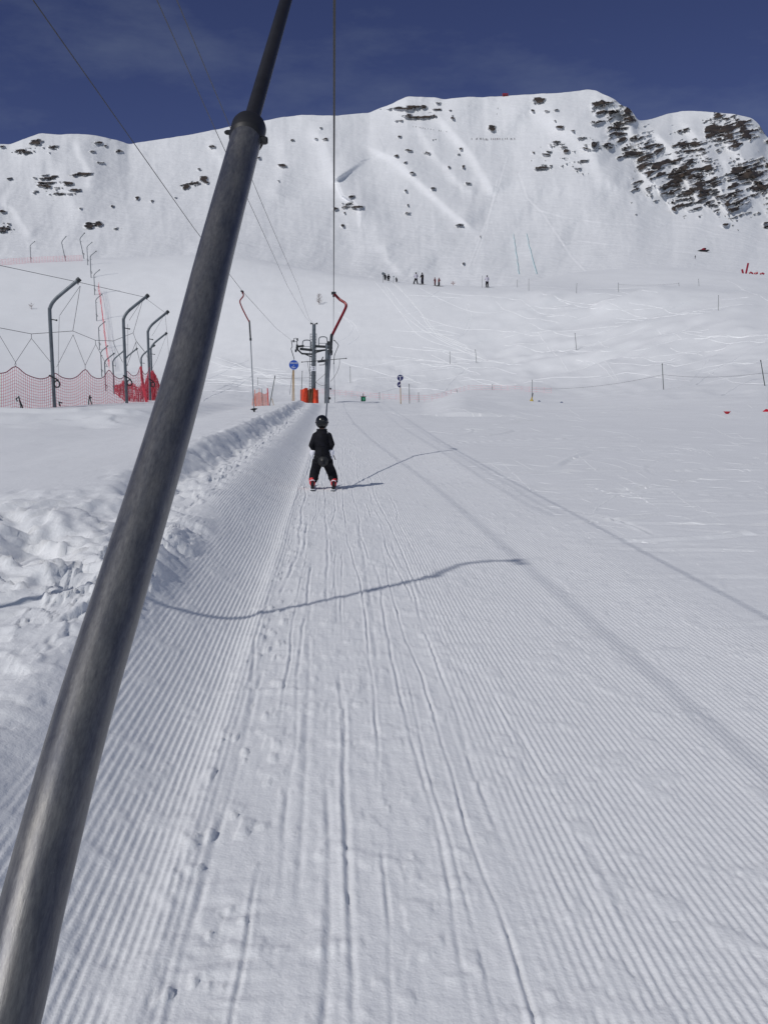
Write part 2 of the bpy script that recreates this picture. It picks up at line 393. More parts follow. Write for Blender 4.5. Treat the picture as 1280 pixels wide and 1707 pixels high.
# ------------------------------------------------------------------ ground sheet
def lines(a, b, s0, g, smax=1e9):
    out = [a]; s = s0
    while abs(out[-1] - a) < abs(b - a):
        out.append(out[-1] + math.copysign(s, b - a)); s = min(s * g, smax)
    return np.array(out)
xs = np.concatenate([lines(-1.66, -7, .028, 1.004)[::-1][:-1], np.arange(-296, 491) * .0056, lines(2.76, 9, .024, 1.003)])
xs = np.concatenate([lines(xs[0], -280, .06, 1.020)[::-1][:-1], xs, lines(xs[-1], 280, .06, 1.020)[1:]])
ysn = [1.7]
while ysn[-1] < 268: ysn.append(ysn[-1] + max(.014, ysn[-1] * .0070))
ys = np.concatenate([lines(1.7, -120, .05, 1.18)[::-1][:-1], np.array(ysn)])
X, Y = np.meshgrid(xs, ys)
WAN = .022 * (fbm(Y * .35, Y * 0, 61, 2) - .5) * 2 * ss(-4, -1.8, X) * ss(6, 3, X); X = X + WAN
Z = base(X, Y)
r_ = np.hypot(X, Y)
# broad undulation, more of it on the hills
Z += .16 * ss(25, 80, r_) * (fbm(X * .11, Y * .11, 21, 3) - .5) * 2 + .03 * (fbm(X * .7, Y * .35, 22, 3) - .5) * ss(2, 6, r_)
Z += .05 * ss(20, 60, r_) * (fbm(X * .5, Y * .5, 27, 3) - .5) * 2
Z += .07 * ss(-2.6, -4, X) * ss(7, 10, Y) * (1 - ss(34, 50, Y)) * (fbm(X * .6 + 4, Y * .35, 29, 4) - .5)
Z += .028 * ss(3.0, 4.5, X) * ss(5, 8, Y) * (1 - ss(60, 90, Y)) * (fbm(X * .35 + Y * .1, Y * .28, 30, 4) - .5) * 2
# lumpy heap of broken snow on the left
lump = ss(-.98, -1.35, X) * ss(9.5, 6.8, Y) * ss(.5, 1.5, Y) * (1 - .6 * ss(-6, -9, X))
w1 = fbm(X * 1.1, Y * 1.1, 31, 2); wx = X + .5 * (w1 - .5); wy = Y + .5 * (fbm(X * 1.3, Y * 1.3, 35, 2) - .5)
bil = 1 - np.abs(vn(wx * 1.9, wy * 1.9, 41) * 2 - 1)
bil2 = 1 - np.abs(fbm(wx * 4.3, wy * 4.3, 42, 2) * 2 - 1)
ch = ss(.50, .535, fbm(wx * 2.6, wy * 2.6, 44, 3))
ch2 = ss(.53, .56, fbm(wx * 7, wy * 6, 46, 2))
rough = ss(4.2, 5.2, Y) * .75 + .25
Z += lump * (.13 * (bil - .5) * rough + .05 * bil2 * rough + .060 * ch * rough + .03 * ch2 * rough + .018 * ss(.55, .58, fbm(wx * 13, wy * 12, 47, 2)) * rough + .05 * (fbm(X * 1.2, Y * .8, 48, 3) - .5) + .02 * (fbm(X * 9, Y * 9, 49, 3) - .5))
# torn edge of the bank beside the track
be = np.exp(-((X + 1.95) / .55) ** 2) * ss(7.0, 9.0, Y) * (1 - ss(50, 72, Y))
bx_ = X + .35 * (fbm(X * .8, Y * .7, 150, 3) - .5); by_ = Y + .8 * (fbm(X * .9, Y * .5, 151, 3) - .5)
Z += be * .46 * (.08 * (fbm(bx_ * 1.4, by_ * .9, 51, 4) - .5) * 2 + .09 * (ss(.50, .53, fbm(bx_ * 1.7, by_ * 1.1, 52, 3)) - .5) + .05 * ss(.52, .55, fbm(bx_ * 4.5, by_ * 3.2, 152, 2)) + .035 * (fbm(X * 9, Y * 6, 53, 3) - .5))
be2 = ss(-1.3, -1.5, X) * ss(-2.4, -1.7, X) * ss(8, 11, Y) * (1 - ss(50, 70, Y)); Z += be2 * .03 * ss(.60, .66, fbm(X * 7, Y * 4.5, 154, 2))
# blocky face of the bank by the fence
fbk = np.exp(-((Y - 26.5) / 2.0) ** 2) * ss(-4.8, -6, X)
Z += fbk * (.16 * (fbm(X * .8, Y * .7, 55, 3) - .5) + .10 * ss(.5, .56, fbm(X * .55, Y * .9, 57, 2)))
X0_, Y0_, Z0_ = X, Y, Z
jr = slice(int(np.searchsorted(ys, 1.0)), int(np.searchsorted(ys, 62.0))); jc = slice(int(np.searchsorted(xs, -8.0)), int(np.searchsorted(xs, 9.5)))
X, Y, Z, WAN = X0_[jr, jc], Y0_[jr, jc], Z0_[jr, jc], WAN[jr, jc]      # views: the near part of the same sheet
# grooming comb: ridges 28 mm apart, worn away in patches and in the skied middle
xw = X - WAN
ph = xw / .028
gr_ = .5 + .5 * np.cos(2 * np.pi * ph); gr_ = gr_ ** 1.3
mid = ss(-.52, -.36, X + .08 * (vn(Y * .6, Y * 0, 63) - .5)) * (1 - ss(.50, .78, X + .15 * (fbm(Y * .8, Y * 0, 64, 2) - .5)))
comb = ss(-1.55, -1.40, X - .10 - .30 * ss(10.5, 8.5, Y)) * (1 - ss(2.35, 2.75, X + .25 * (fbm(X, Y * .3, 65, 2) - .5)))
comb = comb + .35 * ss(2.3, 2.6, X) * (1 - ss(3.2, 3.6, X))
rutb = np.exp(-((X - 1.78) / .10) ** 2)
patch = ss(.28, .46, fbm(X * 1.3, Y * .42, 67, 3)) * .35 + .65
brk = ss(.64, .70, fbm(X * 8, Y * 7, 68, 3))
A = comb * (1 - .93 * mid) * (1 - .15 * rutb) * patch * (1 - .7 * brk) * (1 - .85 * ss(15, 36, Y))
jag = .5 + 1.0 * fbm(X * 35.7, Y * 24, 69, 3)
Z += .0056 * A * (1 - .25 * ss(.6, 1.2, X)) * (1 - .25 * ss(-.6, -.95, X)) * gr_ * jag
Z += brk * .006 * comb
# low furrows between machine passes
for xf, dpt, wd in ((1.80, .003, .09), (2.82, .001, .10), (-.50, -.010, .05)):
    Z -= dpt * np.exp(-((X - xf - .05 * (fbm(Y * .2, Y * 0, 70, 2) - .5)) / wd) ** 2) * (1 - ss(35, 55, Y))
# ski ruts in the worn middle
rs = random.Random(5)
ruts = [(.20, .012, .0062, 9), (.475, .0118, .0062, 12), (.05, .008, .008, 3), (-.28, .010, .010, 4), (-.17, .006, .008, 15), (.33, .006, .007, 8), (.12, .005, .006, 21), (-.36, .008, .010, 18), (.60, .006, .008, 25), (.27, .005, .012, 33), (-.05, .006, .010, 37), (-.22, .005, .006, 41), (.40, .004, .006, 44), (.68, .006, .009, 47), (.55, .008, .007, 50), (.02, .004, .006, 52), (-.12, .004, .012, 55), (-.44, .006, .009, 58), (.81, .005, .008, 61)]
kc = slice(int(np.searchsorted(xs[jc], -.9)), int(np.searchsorted(xs[jc], 1.2))); Xk, Yk, Zk = X[:, kc], Y[:, kc], Z[:, kc]; Yc = Yk[:, :1]
for x0, dep, wd, sd in ruts:
    main = dep > .0115; dep = .0088 if main else dep
    c = x0 + .075 * (fbm(Yc * .33 + sd, Yc * 0, sd, 3) - .5) * 2 + .018 * (fbm(Yc * 3 + sd, Yc * 0, sd + 1, 3) - .5)
    on = ss(.38, .52, fbm(Yc * .55 + sd * 3, Yc * 0, sd + 2, 2) + (.07 if main else 0)) * (1 - ss(30, 50, Yc)) * (.35 + .65 * ss(.3, .55, fbm(Yc * 2.3, Yc * 0, sd + 6, 2)))
    rag = .25 + 1.3 * vn(Xk * 9, Yk * 19, sd + 4); s = Xk - c
    Zk += on * (-dep * (.5 + .5 * rag) * np.exp(-(s / wd) ** 2) + .75 * dep * rag * np.exp(-((s + wd * 2.4) / (wd * 1.4)) ** 2) + .25 * dep * rag * np.exp(-((s - wd * 2.2) / wd) ** 2))
# crumbs and stutter marks across the track
st = ss(.57, .66, fbm(X * 5, Y * 17, 72, 3)) * np.exp(-((X - .66) / .22) ** 2) * ss(.42, .55, fbm(X * .5 + 9, Y * .9, 73, 2))
st2 = ss(.57, .66, fbm(X * 4, Y * 15, 74, 3)) * np.exp(-((X + .30) / .16) ** 2) * ss(.38, .52, fbm(X * .5 + 3, Y * .8, 75, 2))
Z += .009 * st + .008 * st2
Z += .004 * mid * (fbm(X * 12, Y * 2.2, 76, 3) - .5) * 2 + .0016 * (fbm(X * 34, Y * 22, 77, 2) - .5) * 2 * (1 - ss(10, 14, Y))
crumb = ss(.74, .80, fbm(X * 16, Y * 14, 78, 2)) * (np.exp(-((X + .42) / .14) ** 2) + .4 * mid)
Z += .012 * crumb * (1 - ss(25, 40, Y))
# carved turns on the open slope to the right
rs = random.Random(11)
sub = (X > 1.9) & (Y > 3.4) & (Y < 62)
xr, yr = X[sub], Y[sub]; zz = np.zeros_like(xr)
for k in range(300):
    y0 = 5 * math.exp(rs.random() * 2.35); x0 = 2.9 + rs.random() ** .8 * (y0 * .55 + 2)
    L = (1.2 + rs.random() * 5) * (.6 + y0 / 22); a = rs.gauss(.08 if rs.random() < .8 else .8, .22); cv = rs.gauss(0, .5) / L
    if k < 5: x0, y0, L, a, cv = [(3.2, 10.5, 3.2, 2.0, .22), (4.1, 13, 5, .35, .09), (4.6, 12.2, 5, .2, .08), (5.5, 9.5, 5, -.1, .03), (4.0, 16, 4, .25, .2)][k]
    dx, dy = xr - x0, yr - y0; u = dx * math.cos(a) + dy * math.sin(a); w = -dx * math.sin(a) + dy * math.cos(a) - cv * u * u
    m = ss(L / 2, L / 3.5, np.abs(u)) * (.35 if k > 5 and k % 3 else 1); wd = (.018 + .02 * rs.random()) * (1 + y0 * .045)
    zz += m * (.012 + .0010 * y0) * (-np.exp(-(w / wd) ** 2) + .9 * np.exp(-((w - 2 * wd) / wd) ** 2)) * (.5 + .5 * rs.random())
Z[sub] += zz * ss(2.2, 2.9, xr)
Z += ss(2.6, 3.4, X) * .004 * (fbm(X * 1.6, Y * 8, 81, 3) - .5) * 2 * (1 - ss(40, 60, Y))
X, Y, Z = X0_, Y0_, Z0_
# berms and piste edges on the far slope, located on the real surface
PX, PY = proj(X, Y, Z)
far = (r_ > 48) & (Y > 30) & (PX > -200) & (PX < 1500)
fx, fy, fz = PX[far], PY[far], np.zeros(far.sum())
for pts, w, h in (([(700, 676), (860, 655), (1000, 622), (1130, 568), (1290, 530)], 8, .8), ([(720, 640), (900, 610), (1000, 590), (1120, 548), (1290, 505)], 6, .45),
                  ([(980, 516), (1060, 500), (1130, 484), (1300, 466)], 5, .9), ([(870, 492), (960, 486), (1060, 489), (1120, 484)], 4, .5),
                  ([(560, 648), (640, 640), (760, 612), (850, 600), (960, 590)], 5, .35), ([(350, 598), (430, 625), (500, 640), (560, 648)], 5, .35),
                  ([(330, 640), (400, 652), (440, 648), (520, 652), (620, 668)], 4, .25), ([(690, 648), (800, 636), (900, 628)], 4, .25), ([(1000, 560), (1130, 530), (1290, 492)], 5, .4)):
    d, sd, al = polyd(fx, fy, pts); tp = ss(0, .12, al) * ss(1, .88, al)
    fz += h * tp * np.where(sd > 0, np.exp(-(d / w) ** 2), np.exp(-(d / (w * 3.2)) ** 2))
ctr = ss(700, 900, fx) * ss(650, 600, fy) * ss(482, 492, fy)
fz += ctr * .42 * (fbm(fx * .022, (fy + fx * .3) * .11, 91, 4) - .5) * 2
fz += ss(330, 420, fx) * ss(560, 610, fy) * ss(672, 655, fy) * .16 * (fbm(fx * .03, fy * .13, 92, 4) - .5) * 2
Z[far] += fz
ground = grid_obj('snow_ground', X, Y, Z, 'snow'); tag(ground, 'groomed white snow piste with comb ridges and the snowy slope behind it', None, None, 'structure')
ZI = (xs, ys, Z)
def zg(x, y):
    i = int(np.clip(np.searchsorted(xs, x) - 1, 0, len(xs) - 2)); j = int(np.clip(np.searchsorted(ys, y) - 1, 0, len(ys) - 2))
    u = (x - xs[i]) / (xs[i + 1] - xs[i]); v = (y - ys[j]) / (ys[j + 1] - ys[j])
    return float((Z[j, i] * (1 - u) + Z[j, i + 1] * u) * (1 - v) + (Z[j + 1, i] * (1 - u) + Z[j + 1, i + 1] * u) * v)
def onground(p): return Vector((p[0], p[1], zg(p[0], p[1])))

# ------------------------------------------------------------------ ski tracks crossing the far slope
def arc(pts, n=10): return [(p.x, p.y) for p in curve_pts([(a, b, 0) for a, b in pts], n)]
TR = [([(624, 468), (660, 510), (700, 560), (770, 586), (800, 598)], 1), ([(640, 476), (668, 520), (720, 560), (780, 590)], 1),
      ([(650, 468), (690, 505), (720, 550), (760, 575), (812, 604)], 1.3), ([(656, 468), (697, 515), (735, 558), (800, 590)], 1.2), ([(645, 478), (690, 530), (740, 568), (790, 585)], .8),
      ([(700, 480), (740, 500), (790, 520), (850, 518)], .7), ([(780, 505), (786, 530), (775, 556), (755, 570)], .8), ([(775, 508), (782, 530), (770, 556)], .7),
      ([(620, 532), (690, 508), (735, 482)], .7), ([(672, 525), (720, 512), (760, 494)], .7), ([(700, 528), (760, 546), (830, 552), (900, 560)], .7),
      ([(826, 505), (850, 520), (880, 530), (930, 535)], .9), ([(868, 500), (900, 520), (960, 528)], .7), ([(565, 520), (575, 530), (588, 545), (580, 560), (560, 572)], .8),
      ([(570, 525), (590, 540), (598, 560), (580, 575)], .6), ([(600, 610), (680, 600), (740, 606)], .8), ([(980, 610), (1010, 630), (1022, 640)], 1),
      ([(960, 604), (1000, 612), (1030, 640)], .8), ([(1030, 600), (1080, 592), (1130, 570), (1180, 560)], .8), ([(1060, 602), (1120, 580), (1280, 560)], .6),
      ([(1160, 640), (1200, 612), (1240, 590), (1280, 570)], .7), ([(1100, 560), (1160, 570), (1280, 562)], .6), ([(930, 500), (1010, 520), (1120, 512)], .6),
      ([(880, 540), (960, 560), (1050, 540), (1160, 500), (1280, 480)], .8), ([(860, 580), (940, 585), (1040, 560), (1100, 540)], .8), ([(740, 590), (830, 560), (900, 530), (960, 505)], .6),
      ([(350, 600), (380, 615), (420, 622), (470, 632)], .9), ([(380, 640), (430, 628), (480, 640)], .7), ([(355, 655), (400, 640), (440, 634)], .7), ([(590, 650), (640, 644), (700, 640), (780, 630)], .7),
      ([(850, 480), (900, 478), (960, 482), (1100, 479), (1180, 470)], .9), ([(1000, 640), (1060, 628), (1150, 636)], .6), ([(1180, 620), (1230, 640), (1280, 640)], .6)]
rt = random.Random(21)
for k in range(95):
    if k < 60: x0 = rt.uniform(690, 1290); y0 = rt.uniform(488, 648)
    elif k < 80: x0 = rt.uniform(340, 520); y0 = rt.uniform(612, 655)
    else: x0 = rt.uniform(560, 860); y0 = rt.uniform(600, 655)
    L = rt.uniform(18, 75); a = rt.gauss(-.22 if x0 > 860 else .25, .25) if rt.random() < .8 else rt.uniform(-1.2, 1.2); c_ = rt.gauss(0, .12) * L
    dx, dy = math.cos(a) * L, math.sin(a) * L * .55
    TR.append(([(x0 - dx, y0 - dy), (x0, y0 + c_ * .5), (x0 + dx, y0 + dy)], rt.uniform(.4, .95)))
mbt = MB()
for pts, k in TR:
    q = arc(pts, 12); P = hits(np.array([a for a, b in q]), np.array([b for a, b in q]), 60)
    P = [Vector(p) for p in P if math.hypot(p[0], p[1]) < 206]; vs = []; fs = []
    for i in range(len(P)):
        t = (P[min(i + 1, len(P) - 1)] - P[max(i - 1, 0)]); t.z = 0
        if t.length < 1e-6: t = Vector((1, 0, 0))
        n = Vector((t.y, -t.x, 0)).normalized(); w = .075 * k * (.7 + .6 * random.random())
        for s_, h in ((-1.0, -.05), (-.3, .055), (.3, .055), (1.0, -.05)):
            p = P[i] + n * (s_ * w); vs.append(Vector((p.x, p.y, zg(p.x, p.y) + (h * .52 if h > 0 else h) * (.5 + .8 * random.random()))))
    for i in range(len(P) - 1):
        for c in range(3): fs.append((i * 4 + c, i * 4 + c + 1, i * 4 + 5 + c, i * 4 + 4 + c))
    mbt.add(vs, fs)
# scratches and turns left by skis on the open piste to the right
for k in range(240):
    y0 = 690 + 330 * rt.random() ** 1.5; x0 = rt.uniform(640 + (y0 - 690) * .95, 1300)
    L = rt.uniform(8, 46) * (.6 + (y0 - 660) / 300); a = rt.gauss(.04, .07) if rt.random() < .75 else rt.gauss(.5, .2); cvt = rt.gauss(0, .10) * L
    pts_ = [(x0 - math.cos(a) * L, y0 - math.sin(a) * L), (x0, y0 + cvt * .4), (x0 + math.cos(a) * L, y0 + math.sin(a) * L)]; wk = .55
    if k < 7: pts_, wk = [([(838, 812), (836, 832), (850, 850), (880, 866)]), ([(845, 815), (848, 835), (864, 850), (890, 862)]), ([(985, 875), (992, 850), (1020, 830), (1080, 800)]), ([(990, 872), (1010, 888), (1060, 900), (1180, 912)]), ([(930, 760), (1000, 770), (1040, 780), (1045, 790)]), ([(1000, 1000), (1100, 975), (1280, 1002)]), ([(700, 790), (780, 795), (870, 797)])][k], .8
    q = arc(pts_, 10); P = []
    for a_, b_ in q:
        d_ = rays(a_, b_); t_ = -EYE[2] / d_[2]; p = EYE + d_ * t_
        if 2.6 < p[0] < 40 and p[1] < 60: P.append(Vector((p[0], p[1], 0)))
    if len(P) < 4: continue
    vs = []; fs = []; n_ = len(P)
    for i in range(n_):
        t = P[min(i + 1, n_ - 1)] - P[max(i - 1, 0)]
        n = Vector((t.y, -t.x, 0)).normalized(); e_ = math.sin(math.pi * (i + .3) / (n_ - .4)) * min(1, max(.15, (P[i].y - 5) / 6)); w = wk * (.020 + .0022 * P[i].y) * (.6 + .7 * rt.random())
        for s_, h in ((-1.0, -.012), (-.3, .0045), (.3, .0045), (1.0, -.012)):
            p = P[i] + n * (s_ * w); vs.append(Vector((p.x, p.y, zg(p.x, p.y) + h * (1 + P[i].y * .03) * (e_ if h > 0 else 1) - .003)))
    for i in range(n_ - 1):
        for c in range(3): fs.append((i * 4 + c, i * 4 + c + 1, i * 4 + 5 + c, i * 4 + 4 + c))
    mbt.add(vs, fs)
tag(put('ski_tracks', mbt, 'track'), 'thin raised ski tracks crossing the far snow slope', None, None, 'stuff')

# ------------------------------------------------------------------ mountain
SKY = [(-500, 300), (-250, 262), (-100, 250), (0, 240), (15, 241), (30, 235), (65, 222), (95, 224), (130, 223), (160, 226), (190, 233), (213, 240), (240, 236), (330, 222), (385, 210), (440, 201), (470, 195), (500, 192), (530, 192), (560, 193), (590, 190), (612, 188), (650, 173), (676, 161), (700, 162), (722, 162), (736, 166), (780, 161), (800, 162), (840, 160), (880, 157), (925, 155), (950, 153), (975, 149), (990, 150), (1005, 158), (1022, 166), (1034, 176), (1042, 178), (1050, 184), (1060, 201), (1078, 200), (1110, 190), (1135, 185), (1160, 185), (1195, 188), (1225, 191), (1250, 197), (1262, 207), (1272, 225), (1280, 232), (1350, 262), (1500, 290), (1800, 330)]
NCOL, NROW = 1330, 420
cpx = np.linspace(-420, 1640, NCOL); tt = np.concatenate([np.linspace(0, .92, NROW - 60), np.linspace(.92, 1, 61)[1:]])
sky = np.interp(cpx, [a for a, b in SKY], [b for a, b in SKY])
sky_s = sm1(sky, 61); sky = sm1(sky, 4) - .8 * (fbm(cpx * .06, cpx * 0, 3, 3) - .5) * 2
basey = np.interp(cpx, [-420, 0, 330, 430, 520, 640, 700, 820, 900, 1080, 1280, 1640], [470, 465, 455, 460, 475, 492, 500, 500, 490, 475, 482, 490])
MPX, T = np.meshgrid(cpx, tt); basey = sm1(basey, 61)
MPY = basey + (sky_s - basey) * T + (sky - sky_s) * ss(.35, 1, T) ** 1.5
r1 = np.interp(cpx, [-420, 0, 250, 500, 700, 1000, 1060, 1120, 1640], [760, 760, 800, 840, 850, 850, 870, 930, 940])
RD = 290 + (r1 - 290) * T
D = np.zeros_like(MPX)
D += 20 * (fbm(MPX * .0075 + MPY * .004, MPY * .006 - MPX * .002, 101, 3) - .5) * 2 * ss(0, .15, T)
D += 5 * (fbm(MPX * .022 + MPY * .012, MPY * .016 - MPX * .004, 103, 4) - .5) * 2
def spur(pts, wl, wr, a):
    global D
    m = (MPX > min(p[0] for p in pts) - 110) & (MPX < max(p[0] for p in pts) + 110)
    d, sd, al = polyd(MPX[m], MPY[m], pts); tp = ss(0, .18, al) * ss(1, .82, al)
    # travel goes downhill, so sd > 0 is the viewer's left
    D[m] += 1.3 * a * tp * np.where(sd > 0, np.exp(-(d / wl) ** 2), np.exp(-(d / wr) ** 2))
spur([(520, 200), (545, 235), (560, 285), (570, 300)], 40, 16, 14)
spur([(556, 285), (562, 300), (572, 325), (590, 335), (602, 352), (600, 385)], 36, 3, 13)
spur([(535, 220), (575, 300), (600, 360), (640, 430)], 50, 36, 10)
spur([(590, 230), (660, 262), (700, 300), (760, 355), (800, 385)], 26, 9, 10)
spur([(720, 175), (755, 215), (790, 255), (815, 300), (830, 330)], 40, 11, 12)
spur([(690, 190), (730, 260), (775, 310), (800, 320)], 26, 9, 6)
spur([(640, 400), (650, 430), (680, 462)], 26, 10, 6)
spur([(350, 225), (375, 270), (385, 300)], 24, 9, 7)
spur([(470, 215), (482, 270), (470, 300), (455, 340)], 30, 14, 7)
spur([(130, 225), (140, 260), (155, 290), (150, 320)], 26, 9, 9)
spur([(75, 225), (100, 280), (125, 330), (150, 372)], 34, 16, 7)
spur([(0, 330), (25, 345), (40, 370), (60, 400)], 26, 8, 6)
spur([(890, 160), (930, 200), (985, 240), (1010, 290), (1060, 330)], 40, 18, 12)
spur([(980, 150), (1020, 172), (1048, 190), (1062, 225), (1080, 260), (1088, 300), (1100, 340)], 34, 14, 30)
spur([(1075, 200), (1110, 235), (1130, 262), (1160, 300), (1180, 345)], 30, 10, 26)
spur([(1130, 190), (1165, 230), (1180, 262), (1205, 320), (1225, 362)], 18, 9, 20)
spur([(1215, 195), (1225, 240), (1250, 280), (1280, 310), (1310, 350)], 26, 12, 24)
spur([(1205, 250), (1215, 285), (1232, 330), (1240, 350)], 14, 8, 14)
# faint trails trodden across the face
for pts in ([(866, 290), (880, 330), (900, 350), (935, 360), (1010, 372), (1110, 377)], [(905, 355), (935, 400), (955, 430), (980, 455)], [(940, 408), (960, 400), (1050, 410), (1160, 421)],
            [(600, 268), (622, 262), (640, 252), (632, 232)], [(1105, 372), (1160, 378), (1200, 392), (1280, 386)], [(845, 265), (835, 300), (815, 360), (800, 400), (780, 450)], [(830, 300), (812, 380), (790, 440)], [(1010, 395), (1070, 380), (1110, 374)]):
    d, sd, al = polyd(MPX, MPY, pts); D += (.75 * np.exp(-(d / 1.4) ** 2) - .7 * np.exp(-((d - 2.6) / 1.5) ** 2) * (sd < 0)) * (.4 + .9 * vn(MPX * .06, MPY * .06, 131))
